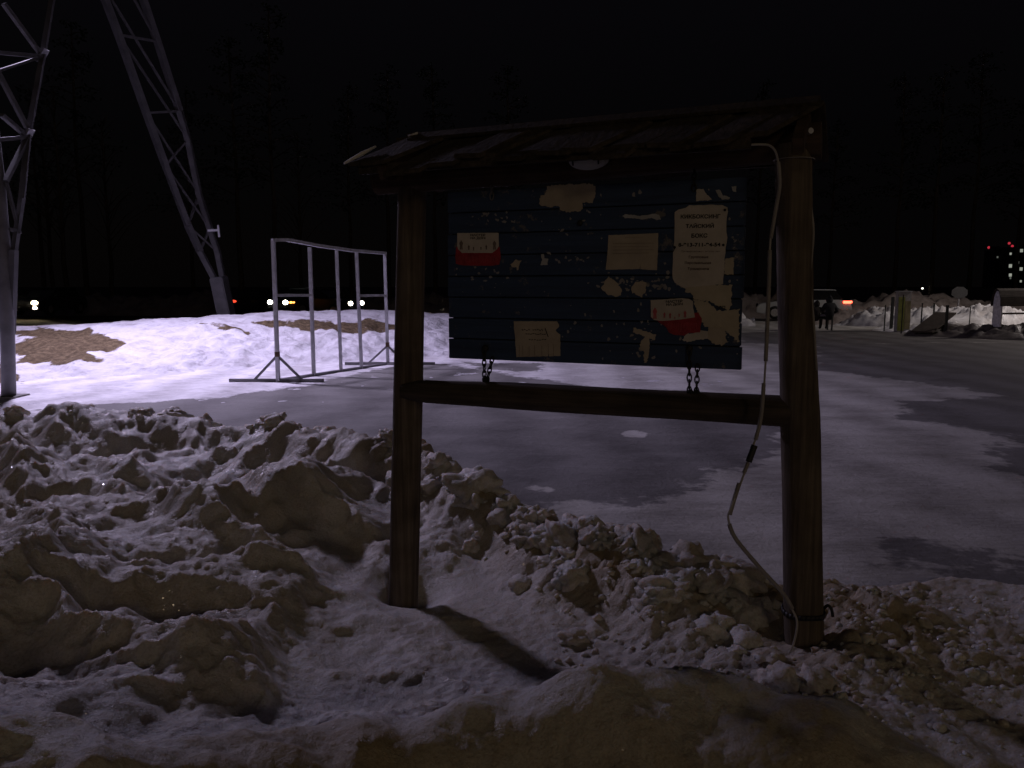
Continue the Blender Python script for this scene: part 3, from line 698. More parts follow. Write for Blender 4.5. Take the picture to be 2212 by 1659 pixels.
def c4(x, y): return (1097.4 + .0625 * x, 682.6 + .0625 * y)
def c1(x, y): return (1451.7 + .1146 * x, 432 + .1146 * y)
def c2(x, y): return (976.4 + .0729 * x, 492.5 + .0729 * y)

def man(cf, x, y, h, mat, lift, par):
    m = MB(); w_ = h * .16
    pts = [(-w_, h), (-w_ * .8, h * .55), (-w_ * 1.3, h * .35), (-w_ * .9, h * .15), (-w_ * .35, h * .12), (-w_ * .5, 0), (w_ * .5, 0), (w_ * .35, h * .12), (w_ * .9, h * .15), (w_ * 1.3, h * .35), (w_ * .8, h * .55), (w_, h), (w_ * .2, h), (0, h * .6), (-w_ * .2, h)]
    m.prism([B(*cf(x + a, y + b)) for a, b in pts], YF - lift - .0017, YF - lift - .0012); return m.build('worker_silhouette', mat, par)
# flyer with red base, left
t1 = thing('poster', 'small cream poster with red lower half at the left edge of the blue board', 'poster', group='cream and red posters'); place_root(t1)
sheet('red_panel', [c2(*p) for p in ((135, 560), (1420, 560), (1450, 900), (1400, 1090), (1150, 1120), (300, 1110), (120, 1060), (100, 850))], M['red'], .0012, t1, .001)
sheet('cream_panel', [c2(*p) for p in ((165, 150), (1385, 140), (1395, 540), (1330, 640), (1200, 740), (300, 740), (190, 630), (160, 520))], M['paper'], .0024, t1, .0006)
letters('МАСТЕР', *[c2(x, 0)[0] for x in (560, 1000)], c2(0, 212)[1], M['ink'], .0034, t1, yh=5.4); letters('НА ДОМ', *[c2(x, 0)[0] for x in (560, 1000)], c2(0, 305)[1], M['ink'], .0034, t1, yh=6)
for x, y, h in ((285, 370, 270), (510, 510, 140), (650, 560, 110), (870, 555, 90), (1030, 510, 130), (1270, 380, 260)): man(c2, x, y, h, M['ink_faded'], .0034, t1)
rr = random.Random(2)
strokes([(c2(150 + i * 42 + rr.uniform(-8, 8), 800 + rr.uniform(0, 60)), c2(150 + i * 42 + rr.uniform(-8, 8), 980 + rr.uniform(-60, 60))) for i in range(30)], M['red_pale'], .0024, t1, 'fine_print', .0016)
# second one, right
t2 = thing('poster', 'cream and red poster hanging crooked at the lower right of the blue board', 'poster', group='cream and red posters'); place_root(t2)
sheet('red_panel', [c3(*p) for p in ((150, 560), (300, 640), (420, 720), (500, 780), (560, 900), (700, 950), (900, 960), (1000, 900), (1240, 890), (1280, 590), (1200, 450), (700, 520))], M['red'], .0040, t2, .0012)
sheet('cream_panel', [c3(*p) for p in ((155, 180), (850, 135), (1000, 150), (1090, 200), (1090, 340), (1130, 560), (800, 610), (400, 640), (230, 620), (160, 540))], M['paper'], .0055, t2, .0008)
letters('МАСТЕР', *[c3(x, 0)[0] for x in (490, 860)], c3(0, 205)[1], M['ink'], .0065, t2, slant=.8, yh=6); letters('НА ДОМ', *[c3(x, 0)[0] for x in (500, 865)], c3(0, 275)[1], M['ink'], .0065, t2, slant=.8, yh=6)
for x, y, h in ((250, 350, 240), (460, 450, 120), (585, 460, 120), (690, 540, 60), (785, 475, 70), (915, 410, 150)): man(c3, x, y, h, M['red_pale'], .0065, t2)
strokes([(c3(520 + i * 32 + rr.uniform(-8, 8), 660 + rr.uniform(0, 60)), c3(520 + i * 32 + rr.uniform(-8, 8), 840 + rr.uniform(-60, 40))) for i in range(21)], M['red_pale'], .0052, t2, 'fine_print', .0016)
# kickboxing sheet
t3 = thing('notice_sheet', 'tall cream sheet headed with large black kickboxing lettering', 'notice'); place_root(t3)
sheet('paper_sheet', [c1(*p) for p in ((60, 235), (120, 180), (260, 150), (330, 100), (600, 95), (950, 95), (1040, 140), (1060, 220), (1030, 400), (1030, 600), (1050, 700), (1010, 900), (990, 1200), (960, 1590), (760, 1600), (230, 1660), (60, 1560), (10, 1480), (20, 1000), (75, 900), (40, 860), (50, 500))], M['paper'], .0035, t3, .0015, .02)
for tx, a, b, y, h in (('КИКБОКСИНГ', 168, 915, 312, 80), ('ТАЙСКИЙ', 262, 795, 482, 95), ('БОКС', 370, 672, 672, 82), ('8-913-711-94-54', 125, 918, 845, 72)):
    letters(tx, c1(a, 0)[0], c1(b, 0)[0], c1(0, y)[1], M['ink'], .0045, t3, slant=.35 if h > 70 else 0, yh=h * .1146)
letters('Тренировочное место: зал', c1(180, 0)[0], c1(910, 0)[0], c1(0, 972)[1], M['ink_faded'], .0045, t3, bold=False, yh=4.6)
for tx, a, b, y in (('Групповые', 320, 690, 1080), ('Персональные', 245, 745, 1190), ('Тренировки', 300, 700, 1300)):
    letters(tx, c1(a, 0)[0], c1(b, 0)[0], c1(0, y)[1], M['ink_faded'], .0045, t3, bold=True, yh=7)
for x, y in ((1000, 190), (970, 850), (55, 895)):
    a = B(*c1(x, y)); m = MB(); m.ball((a[0], YF - .006, a[1]), (.006, .003, .006), 10, 6); m.build('tack', M['chain'], t3, True)
# plain sheet
t4 = thing('notice_sheet', 'wide plain beige sheet with faint handwriting beside the tall sheet', 'notice'); place_root(t4)
sheet('paper_sheet', [cB(*p) for p in ((198, 472), (400, 465), (593, 455), (590, 600), (583, 752), (470, 745), (452, 742), (450, 700), (445, 742), (175, 748), (190, 600))], M['kraft'], .0025, t4, .0008)
strokes([(cB(330 + 14 * i, 492), cB(340 + 14 * i, 488)) for i in range(10)] + [(cB(230, 540 + 26 * k), cB(560 - 40 * (k % 2), 536 + 26 * k)) for k in range(4)], M['ink_faded'], .0035, t4, 'writing', .0010)
# kraft flyer with tear off tabs
t5 = thing('notice_sheet', 'kraft paper note with tear-off strips along the bottom edge of the board', 'notice'); place_root(t5)
sheet('paper_sheet', [c4(*p) for p in ((210, 185), (700, 180), (1690, 180), (1770, 300), (1760, 380), (1660, 480), (1690, 560), (1810, 640), (1820, 1380), (1430, 1390), (1410, 1300), (1395, 1390), (530, 1410), (300, 1420), (270, 1000), (240, 600), (215, 420))], M['kraft'], .0025, t5, .0012)
strokes([(c4(490 + 75 * i, 480 + rr.uniform(-30, 30)), c4(540 + 75 * i, 490 + rr.uniform(-30, 30))) for i in range(10) if i != 4] + [(c4(620 + 80 * i, 625 + rr.uniform(-20, 20)), c4(680 + 80 * i, 620 + rr.uniform(-20, 20))) for i in range(9)]
        + [(c4(730 + 90 * i, 820 + rr.uniform(-20, 20)), c4(790 + 90 * i, 815 + rr.uniform(-20, 20))) for i in range(7)] + [(c4(1290, 410), c4(1400, 720))], M['ink'], .0035, t5, 'writing', .0035)
for x in (400, 520, 740, 930, 1180, 1400, 1580): strokes([(c4(x, 1000 + rr.uniform(-60, 60)), c4(x + 5, 1385))], M['ink_faded'], .0035, t5, 'cut_line', .0014)
# torn papers: each a thing
TP = [
 ('torn_paper', 'large torn cream remnant at the top middle of the board with a dark hole', 'kraft', [c5(*p) for p in ((340, 200), (500, 160), (800, 140), (1740, 120), (1850, 250), (1820, 400), (1800, 560), (1740, 690), (1640, 700), (1430, 700), (1430, 880), (1380, 960), (1100, 960), (1040, 1000), (850, 960), (730, 900), (760, 830), (600, 780), (450, 840), (300, 800), (110, 770), (110, 620), (150, 480), (300, 440))], .002, .0022),
 ('torn_paper', 'curved pale scrap next to the white corner piece, upper right of the board', 'paper_w', [cB(*p) for p in ((1050, 110), (1080, 108), (1110, 155), (1165, 170), (1160, 186), (1100, 186), (1068, 160))], .001, .002),
 ('torn_paper', 'pale paper corner with a slanted right side above the kickboxing sheet', 'paper', [cB(*p) for p in ((897, 108), (950, 105), (975, 140), (1020, 185), (1000, 196), (897, 200))], .001, .002),
 ('torn_paper', 'tiny pale square scrap in the top right corner of the board', 'paper_w', [cB(*p) for p in ((1175, 85), (1216, 82), (1214, 128), (1190, 125))], .001, .002),
 ('torn_paper', 'long thin torn strip with a pinkish middle above the plain beige sheet', 'paper_w', [cB(*p) for p in ((305, 318), (330, 303), (400, 312), (450, 318), (530, 306), (560, 300), (600, 312), (612, 345), (585, 352), (540, 335), (470, 350), (420, 338), (330, 338))], .001, .002),
 ('torn_paper', 'shredded cream remnant under the plain beige sheet, left of the two', 'kraft', [cB(*p) for p in ((140, 900), (160, 850), (200, 805), (240, 830), (270, 860), (300, 905), (300, 955), (255, 962), (200, 948), (170, 925))], .002, .0022),
 ('torn_paper', 'shredded cream remnant under the right end of the plain beige sheet', 'kraft', [cB(*p) for p in ((400, 860), (440, 838), (500, 845), (492, 930), (460, 965), (390, 930), (380, 890))], .002, .0022),
 ('torn_paper', 'yellowed sheet remains directly beneath the kickboxing sheet', 'paper_y', [cB(*p) for p in ((790, 860), (900, 850), (1040, 866), (1180, 868), (1178, 1030), (1150, 1070), (1000, 1000), (880, 990), (860, 940), (810, 920))], .002, .0018),
 ('torn_paper', 'broad yellowed layers right of the crooked red poster', 'paper_y', [cB(*p) for p in ((870, 985), (1000, 1005), (1060, 1075), (1240, 1062), (1242, 1190), (1235, 1330), (1130, 1230), (1060, 1250), (960, 1190), (900, 1080))], .0025, .003),
 ('torn_paper', 'small stained flap hanging at the bottom right below the yellowed layers', 'kraft', [cB(*p) for p in ((1000, 1200), (1130, 1215), (1140, 1330), (1100, 1350), (1050, 1345), (990, 1300))], .0025, .0045),
 ('torn_paper', 'grey cream strip under the crooked red poster', 'paper', [cB(*p) for p in ((820, 1262), (930, 1235), (1010, 1245), (995, 1300), (900, 1305), (840, 1325), (785, 1310))], .002, .0032),
 ('torn_paper', 'torn vertical strip dangling near the bottom middle of the board', 'kraft', [cB(*p) for p in ((400, 1212), (450, 1225), (570, 1262), (565, 1310), (525, 1295), (520, 1400), (505, 1485), (480, 1490), (478, 1400), (445, 1370), (450, 1320), (490, 1285), (395, 1245))], .002, .002),
 ('torn_paper', 'narrow flap of paper beside the right edge of the kickboxing sheet', 'paper_y', [cB(*p) for p in ((1125, 655), (1195, 652), (1192, 790), (1120, 785))], .0012, .0022),
 ('torn_paper', 'star-shaped pale scrap in the empty middle left of the board', 'kraft', [cA(*p) for p in ((628, 705), (650, 690), (672, 662), (690, 678), (716, 675), (700, 700), (690, 752), (678, 750), (672, 726), (640, 728))], .001, .002),
 ('torn_paper', 'mitten-shaped pale scrap right of the star-shaped one', 'paper_w', [cA(*p) for p in ((872, 625), (890, 620), (900, 655), (928, 658), (922, 708), (868, 712), (880, 670))], .001, .002),
]
for i, (nm, lb, mt, px_, amp, lift) in enumerate(TP):
    tag(sheet(nm, px_, M[mt], lift, None, amp * 1.9, .007, i + 3), lb, 'torn paper', 'torn papers on the board')
o = letters('ЧОП', *[cB(x, 0)[0] for x in (1052, 1128)], cB(0, 1050)[1], M['ink'], .0042, None, yh=8); place_root(o); o.parent = None
yl = [q for q in bpy.data.objects if q.get('label', '').startswith('broad yellowed')][0]
o.parent = yl; o.location = (0, 0, 0); o.rotation_euler = (0, 0, 0); o.name = 'lettering'
# many small flecks: one part of the board
m = MB(); rr = random.Random(77)
fl = [(cA(415, 300), .02), (cA(450, 300), .016), (cA(510, 312), .014), (cA(597, 290), .011), (cA(600, 335), .011), (cA(450, 360), .008), (cA(195, 790), .013), (cA(200, 740), .011), (cA(500, 750), .012), (cA(1068, 650), .013), (cA(1160, 660), .015), (cA(1210, 680), .01), (cA(1105, 340), .012),
      (cA(1220, 1105), .014), (cA(1140, 1170), .016), (cA(1085, 1240), .016), (cA(1040, 1280), .01), (cA(805, 120), .010), (cA(345, 730), .012), (cA(430, 740), .012), (cA(740, 1045), .005), (cA(545, 940), .005), (cA(1245, 462), .007),
      (cB(435, 1070), .02), (cB(455, 1020), .013), (cB(460, 1165), .014), (cB(510, 1163), .013), (cB(240, 1080), .011), (cB(195, 1305), .018), (cB(265, 1285), .012), (cB(425, 1415), .015), (cB(740, 1395), .014), (cB(150, 1455), .010), (cB(340, 900), .016), (cB(345, 840), .014),
      (cB(380, 845), .012), (cB(570, 880), .018), (cB(650, 880), .018), (cB(685, 900), .018), (cB(595, 828), .016), (cB(495, 945), .012), (cB(670, 770), .018), (cB(645, 700), .013), (cB(575, 780), .012), (cB(140, 500), .012), (cB(35, 462), .008), (cB(25, 275), .012), (cB(135, 155), .013), (cB(1160, 340), .012), (cB(1185, 490), .012), (cB(1160, 840), .013), (cB(770, 1300), .014), (cB(995, 110), .008), (cB(145, 1195), .012), (cB(260, 1180), .012), (cB(320, 1178), .012), (cB(400, 150), .018), (cB(450, 130), .02)]
for (px_, s_) in fl:
    a = B(*px_); pl = []
    for k in range(7):
        t = 2 * math.pi * k / 7; q = s_ * rr.uniform(.25, .75); pl.append((a[0] + math.cos(t) * q * rr.uniform(.6, 1), a[1] + math.sin(t) * q))
    m.prism(pl, YF - .0019, YF - .0009)
for (X_, Y_, W_2, H_2, N_) in ((1330, 612, 60, 18, 26), (1430, 612, 50, 18, 22), (1390, 740, 40, 50, 8), (1240, 460, 40, 40, 10), (1060, 600, 60, 20, 10), (1230, 560, 60, 10, 8), (1590, 560, 14, 90, 12), (1560, 720, 40, 30, 12), (1060, 470, 50, 16, 10)):
    for _ in range(N_):
        a = B(X_ + rr.gauss(0, W_2 / 2), Y_ + rr.gauss(0, H_2 / 2)); q = rr.uniform(.004, .014); an = rr.uniform(-.6, .6); pl = []
        for k in range(8):
            t = 2 * math.pi * k / 8; e1_, e2_ = math.cos(t) * q * rr.uniform(.5, 1.3), math.sin(t) * q * .55 * rr.uniform(.5, 1.3); pl.append((a[0] + e1_ * math.cos(an) - e2_ * math.sin(an), a[1] + e1_ * math.sin(an) + e2_ * math.cos(an)))
        if pl[0][1] < BZ0 + .02 or pl[0][0] > BU1 - .02: continue
        m.prism(pl, YF - .0018, YF - .0009)
for _ in range(60):
    a = B(rr.uniform(975, 1595), rr.uniform(420, 765)); s_ = rr.uniform(.0015, .0055)
    m.prism([(a[0] + math.cos(t) * s_ * rr.uniform(.4, 1), a[1] + math.sin(t) * s_ * rr.uniform(.4, 1)) for t in (0, 1.2, 2.5, 3.8, 5)], YF - .0017, YF - .0009)
m.build('paper_fleck', M['paper_dim'], bd, kind='stuff')

# ------------------------------------------------------------------ unlit lamp, cables, tie
lp = thing('eave_lamp', 'unlit oval grey lamp tucked under the front eave of the roof', 'lamp')
c_ = P(1272, 344, 3.74); lp.location = c_; lp.rotation_euler = (0, 0, ANG)
m = MB(); m.ball((0, 0, 0), (.098, .045, .048), 24, 14); m.build('cover', M['fixture'], lp, True)
m = MB(); m.box((0, .04, .006), (.13, .03, .07)); m.build('base_plate', M['chain'], lp, False, .004)
for x in (-.062, .058): MB().tube([(x, -.038, -.03), (x * 1.02, -.048, .0), (x, -.038, .028)], .004, 6).build('guard', M['chain'], lp, True)
def smoothline(pts, n=6):
    pts = [Vector(p) for p in pts]; out = []
    for i in range(len(pts) - 1):
        p0 = pts[max(i - 1, 0)]; p1 = pts[i]; p2_ = pts[i + 1]; p3_ = pts[min(i + 2, len(pts) - 1)]
        for k in range(n):
            t = k / n; out.append(.5 * ((2 * p1) + (-p0 + p2_) * t + (2 * p0 - 5 * p1 + 4 * p2_ - p3_) * t * t + (-p0 + 3 * p1 - 3 * p2_ + p3_) * t ** 3))
    out.append(pts[-1]); return out
cb = thing('power_cable', 'loose pale cable in split grey sleeves looping down beside the thick right post', 'cable')
m = MB(); pts = [P(1325, 330, 3.6), P(1420, 327, 3.5), P(1560, 318, 3.4), P(1640, 312, 3.34), P(1668, 318, 3.33), P(1680, 345, 3.34), P(1684, 400, 3.36), P(1676, 450, 3.38), P(1664, 520, 3.38), P(1660, 640, 3.38), P(1654, 780, 3.38), P(1644, 900, 3.38),
                 P(1628, 960, 3.37), P(1605, 1030, 3.35), P(1580, 1095, 3.33), P(1573, 1120, 3.33), P(1590, 1165, 3.33), P(1640, 1225, 3.34), P(1690, 1280, 3.36), P(1712, 1318, 3.39), P(1722, 1345, 3.39), P(1716, 1385, 3.40), P(1706, 1410, 3.40)]
m.tube(smoothline(pts), .0048, 8); m.build('core', M['cable'], cb, True)
def sleeve(ps, r, mat, nm='sleeve'):
    m = MB(); m.tube(smoothline(ps, 8), r, 10); m.build(nm, mat, cb, True)
sleeve([P(1663, 540, 3.38), P(1660, 640, 3.38), P(1654, 780, 3.38)], .0085, M['conduit'])
sleeve([P(1650, 828, 3.38), P(1644, 900, 3.38), P(1632, 950, 3.37)], .0085, M['conduit'])
sleeve([P(1681, 350, 3.34), P(1684, 400, 3.36), P(1676, 450, 3.38), P(1665, 515, 3.38)], .0080, M['conduit'])
sleeve([P(1630, 962, 3.37), P(1617, 998, 3.36)], .0135, M['black'], 'tape')
sleeve([P(1616, 1000, 3.36), P(1607, 1022, 3.35)], .0085, M['conduit'])
sleeve([P(1597, 1044, 3.34), P(1586, 1078, 3.34), P(1576, 1112, 3.33)], .0095, M['conduit'])
sleeve([P(1575, 1132, 3.33), P(1590, 1165, 3.33), P(1640, 1225, 3.34), P(1690, 1280, 3.36), P(1711, 1314, 3.39)], .0095, M['conduit'])
c2_ = MB(); c2_.tube(smoothline([P(1747, 335, 3.47), P(1748, 420, 3.46), P(1757, 500, 3.46), P(1750, 600, 3.45), P(1757, 690, 3.45), P(1764, 800, 3.44)]), .006, 8)
tag(c2_.build('riser_cable', M['conduit'], None, True), 'thin pale cable running straight down the right edge of the thick post', 'cable')
m = MB(); cz = P(1735, 1320, 3.5); ring = [Vector((cz.x + math.cos(t) * .092, cz.y + math.sin(t) * .092, cz.z + .004 * math.sin(3 * t))) for t in np.linspace(0, 2 * math.pi, 25)]
for i in range(24): m.bar(ring[i], ring[i + 1], .006, .022)
st = P(1778, 1316, 3.47); m.tube(smoothline([st, P(1788, 1308, 3.45), P(1796, 1316, 3.44), P(1799, 1332, 3.44)]), .007, 8)
tag(m.build('strap', M['black'], None, True), 'black strap tied round the foot of the thick post with a hooked tail', 'strap')
m = MB(); cz = P(1715, 346, 3.5); ring = [Vector((cz.x + math.cos(t) * .084, cz.y + math.sin(t) * .084, cz.z)) for t in np.linspace(0, 2 * math.pi, 33)]; m.tube(ring, .0022, 6, False)
tag(m.build('wire_tie', M['conduit'], None, True), 'thin wire twisted round the top of the thick right post', 'wire')

# ------------------------------------------------------------------ free-standing steel frame
fr = thing('steel_frame', 'empty grey steel banner frame on braced feet standing on bright snow', 'steel frame')
q0 = G(601, 824); q1 = G(838, 786); Y0, Y1 = q0.y, q1.y
def fy(x): return Y0 + (Y1 - Y0) * (x - 601) / (838 - 601) * (1 + .0)
def onf(px_, py_):                        # point in the plane of the frame
    a, b = ray(px_, py_); dx, dy = q1.x - q0.x, q1.y - q0.y
    t = (q0.x * dy - q0.y * dx) / (a * dy - dx); return Vector((a * t, t, CAMZ + b * t))
ups = [((590, 519), (601, 824), .085), ((669, 534), (678, 811), .08), ((727, 541), (737, 803), .05), ((770, 544), (781, 796), .08), ((831, 547), (838, 787), .08)]
for a, b, w_ in ups: MB().bar(onf(*a), onf(*b), w_, .06, (1, 0, 0)).build('upright', M['steel'], fr)
m = MB(); tp = [onf(588, 519), onf(618, 518), onf(632, 520), onf(690, 531), onf(760, 541), onf(833, 547)]
for a, b in zip(tp, tp[1:]): m.bar(a, b, .05, .06)
m.build('top_rail', M['steel'], fr)
m = MB(); m.bar(onf(601, 822), onf(838, 786), .07, .06); m.build('bottom_rail', M['pylon'], fr)
for a, b in (((594, 638), (675, 638)), ((776, 639), (835, 638))): MB().bar(onf(*a), onf(*b), .045, .05).build('cross_rail', M['steel'], fr)
for base, l, r_, top, bl, br in (((601, 824), 495, 700, (599, 768), 548, 655), ((838, 787), 745, 940, (836, 746), 795, 877)):
    b0 = G(*base); s = b0.y / F / K * K
    def bx(px_): return Vector((b0.x + (px_ - base[0]) * K * b0.y / F, b0.y, .018))
    MB().bar(bx(l), bx(r_), .06, .06).build('foot_rail', M['pylon'], fr)
    tz = onf(*top)
    for e_ in (bl, br): MB().bar(bx(e_), (b0.x, b0.y, tz.z), .04, .04).build('foot_brace', M['pylon'], fr)
    m = MB(); m.bar((b0.x, b0.y, tz.z - .02), (b0.x, b0.y, tz.z + .07), .09, .07); m.build('weld_collar', M['rust'], fr)

# ------------------------------------------------------------------ lattice pylon
py_ = thing('lattice_pylon', 'huge grey steel lattice pylon straddling the snow slope at the left', 'pylon')
A0 = Vector(G(18, 856)); YA = A0.y
def PA(x, y, dY=0): return P(x, y, YA + dY)
m = MB(); m.tube([P(19, 862, YA), P(16, 700, YA), P(10, 560, YA + .1), P(-2, 400, YA + .3), P(-30, 160, YA + .7), P(-70, -200, YA + 1.4), P(-130, -900, YA + 3)], [.105, .10, .095, .09, .09, .09, .08], 14); m.build('leg', M['pylon'], py_, True)
m = MB(); m.box(P(19, 858, YA) + Vector((0, 0, -.05)), (.45, .45, .16)); m.build('footing', M['concrete'], py_, False, .02)
N1 = PA(60, 296, 1.0); N2 = PA(92, 122, 1.8); N3 = PA(122, -60, 2.6)
def mem(a, b, w_=.075): MB().bar(a, b, w_, w_ * .8).build('lattice_member', M['lattice'], py_)
mem(PA(22, 600, .1), PA(47, 430, .5), .085); mem(PA(47, 430, .5), N1, .085); mem(N1, N2, .08); mem(N2, N3, .08); mem(PA(24, 720, .05), PA(30, 540, .1), .11)
mem(N1, PA(3, 248, .5)); mem(N1, PA(-4, 302, .4)); mem(N1, PA(12, 392, .3)); mem(N1 + Vector((0, 0, .15)), PA(-12, 142, .6)); mem(PA(14, 395, .3), PA(43, 505, .35), .05)
mem(N2, PA(-20, 112, .7)); mem(N2, PA(8, 8, 1.2)); mem(N2, PA(-25, 160, .7), .05); mem(PA(18, 495, .2), PA(34, 497, .3), .06)
for q in (N1, N2): MB().bar(q + Vector((-.07, 0, -.1)), q + Vector((.07, 0, .12)), .16, .03).build('gusset', M['pylon'], py_)
YB = 25.0
def PB(x, y, d=0): return P(x, y, YB + d)
m = MB(); m.bar(PB(490, 684), PB(472, 598, -.1), .56, .4); m.build('leg', M['lattice'], py_, False, .03)
l1 = [PB(462, 600), PB(432, 543), PB(406, 487, -.3), PB(357, 357, -.7), PB(316, 244, -1.1), PB(256, 75, -1.7), PB(205, -60, -2.2), PB(100, -350, -3.4)]
l2 = [PB(481, 600, .3), PB(470, 545, .3), PB(453, 493, .3), PB(430, 420, .2), PB(406, 301, 0), PB(388, 240, -.2), PB(340, 90, -.7), PB(290, -60, -1.2), PB(170, -400, -2.4)]
for l in (l1, l2):
    m = MB()
    for a, b in zip(l, l[1:]): m.bar(a, b, .19, .15)
    m.build('leg', M['lattice'], py_)
for i in range(1, 7): mem(l1[i], l2[min(i + 1, 8)], .07); mem(l2[i], l1[min(i + 1, 7)], .06)
m = MB(); m.bar(PB(449, 498, -.3), PB(474, 497, -.3), .06, .06); m.bar(PB(471, 486, -.3), PB(474, 512, -.3), .05, .05); m.build('step_bracket', M['steel'], py_)
# upper horizontal members joining the legs out of frame
mem(PA(-130, -900, 3), l1[-1], .12); mem(N3, PB(100, -350, -3.4), .1)
# floodlight that lights the slope
fl_ = thing('floodlight', 'floodlight on an arm high on the pylon leg above the slope', 'floodlight', LAMP_FLOOD)
m = MB(); m.box((0, 0, .12), (.5, .4, .14)); m.build('housing', M['paint_dark'], fl_, False, .02)
m = MB(); m.box((0, 0, .042), (.42, .32, .012)); m.build('lens', emit('flood_lens', COL_FLOOD, 20), fl_)
m = MB(); m.bar((0, 0, .2), (-.6, -1.4, .6), .07); m.build('arm', M['pylon'], fl_)
def lamp(name, loc, power, col, r, parent=None, spot=None, rot=None, blend=.6):
    d = bpy.data.lights.new(name, 'SPOT' if spot else 'POINT'); d.energy = power; d.color = col; d.shadow_soft_size = r
    if spot: d.spot_size = R(spot); d.spot_blend = blend
    o = bpy.data.objects.new(name, d); C.objects.link(o); o.location = loc
    if rot: o.rotation_euler = rot
    if parent: o.parent = parent
    return o
FD = Vector((-5.6, 16.2, 0)) - Vector(LAMP_FLOOD)
lamp('flood_light', (0, 0, -.02), P_FLOOD, COL_FLOOD, .55, fl_, 138, FD.to_track_quat('-Z', 'Y').to_euler(), 1.0)

def pole_lamp(loc, rz, label, power, col, h=6.5, r=.25, shade=True):
    t = thing('street_lamp', label, 'street lamp', (loc[0], loc[1], 0), rz, 'street lamps around the square')
    m = MB(); m.tube([(0, .9, -.1), (0, .9, h * .5), (0, .9, h - .3), (0, .7, h), (0, .3, h + .12)], [.09, .07, .055, .045, .04], 12); m.build('pole', M['pylon'], t, True)
    m = MB(); m.box((0, 0, h + .1), (.28, .62, .12)); m.build('lamp_head', M['paint_grey'], t, False, .03)
    m = MB(); m.box((0, -.02, h + .032), (.2, .4, .014)); m.build('lens', M['hot_white'], t)
    lamp('lamp_light', (0, 0, h - .05), power, col, r, t, *((158, (0, 0, 0), .35) if shade else ())); return t
wl = ['street lamp behind the viewer on the right side of the square', 'street lamp farthest to the right behind the viewer', 'street lamp behind the viewer on the left']
for L_, p_, lb in zip(WARM_FILL, P_WARM, wl): pole_lamp(L_, math.pi, lb, p_, COL_WARM, L_[2], 1.3, False)
pole_lamp(LAMP_RIGHT, -.8, 'street lamp beside the lit snow banks at the far right', P_RIGHT, COL_RIGHT, LAMP_RIGHT[2], .3)

# ------------------------------------------------------------------ bench and two people
bn = thing('park_bench', 'dark park bench with pale backrest slat, seen from behind across the square', 'bench', (11.72, 31, 0))
m = MB(); m.box((0, 0, .76), (1.3, .035, .13)); m.box((0, -.01, .58), (1.3, .035, .08)); m.build('backrest', M['benchslat'], bn, False, .006)
m = MB()
for y in (.12, .26, .40): m.box((0, y, .44), (1.3, .11, .04))
m.build('seat', M['benchiron'], bn, False, .006)
for x in (-.58, .60):
    MB().bar((x, .02, 0), (x, -.03, .88), .05, .05).build('leg', M['benchiron'], bn); MB().bar((x, .44, 0), (x, .42, .42), .05, .05).build('leg', M['benchiron'], bn)
    MB().bar((x, 0, .405), (x, .44, .405), .04, .03).build('seat_bracket', M['benchiron'], bn)
def person(loc, label, s, mat, peak, lean=0):
    root = thing('person', label, 'person', loc, 0)
    me = bpy.data.meshes.new('body'); V = []; E = []; RD = []
    def v(p, r, par=None):
        V.append(p); RD.append(r * s); i = len(V) - 1
        if par is not None: E.append((par, i))
        return i
    pel = v((0, .16, .52), .17); ab = v((0, .13, .72), .19, pel); ch = v((0, .12, .95), .20, ab); nk = v((0, .14, 1.10), .075, ch); hd = v((0, .16, 1.20), .105, nk); v((0, .17, 1.29), .085, hd)
    for sg in (-1, 1):
        sh_ = v((sg * .18, .12, 1.00), .10, ch); el = v((sg * .32, .10, .76), .078, sh_); wr = v((sg * .16, .36, .66), .05, el); ha = v((sg * .10, .44, .65), .035, wr)
        for k in range(4): f0 = v((sg * .10 - .03 + .02 * k, .48, .65), .010, ha); v((sg * .10 - .03 + .02 * k, .52 - .004 * abs(k - 1), .63), .008, f0)
        v((sg * .06, .46, .67), .010, ha)
        hp_ = v((sg * .10, .22, .52), .12, pel); kn = v((sg * .13, .60, .52), .085, hp_); an = v((sg * .13, .62, .12), .06, kn); v((sg * .13, .74, .06), .055, an)
    me.from_pydata(V, E, []); ob = bpy.data.objects.new('body', me); C.objects.link(ob)
    md = ob.modifiers.new('s', 'SKIN'); 
    for i, d in enumerate(me.skin_vertices[0].data): d.radius = (RD[i], RD[i]); d.use_root = (i == 0)
    sb = ob.modifiers.new('u', 'SUBSURF'); sb.levels = 1; sb.render_levels = 1
    bpy.context.view_layer.update()
    m2 = bpy.data.meshes.new_from_object(ob.evaluated_get(bpy.context.evaluated_depsgraph_get())); m2.name = 'body'
    ob.modifiers.clear(); ob.data = m2; m2.materials.clear(); m2.materials.append(mat); m2.polygons.foreach_set('use_smooth', [True] * len(m2.polygons))
    ob.parent = root; ob.scale = (s, 1, s * 1.0); ob.rotation_euler = (0, lean, 0)
    m = MB(); m.ball((0, .155, 1.20), (.135, .13, .15), 14, 10); m.tube([(0, .13, 1.28), (0, .11, 1.36), (0, .08, 1.36 + peak)], [.10, .05, .015], 10)
    h = m.build('hood', mat, root, True); h.scale = (s, 1, s); h.rotation_euler = (0, lean, 0); return root
person((12.2, 30.9, 0), 'person in a dark peaked hood sitting on the right of the bench, seen from behind', .97, M['dark'], .03)
person((11.68, 30.92, 0), 'smaller person in a dark jacket sitting on the bench beside the post', .84, M['darkbrown'], .0, .05)

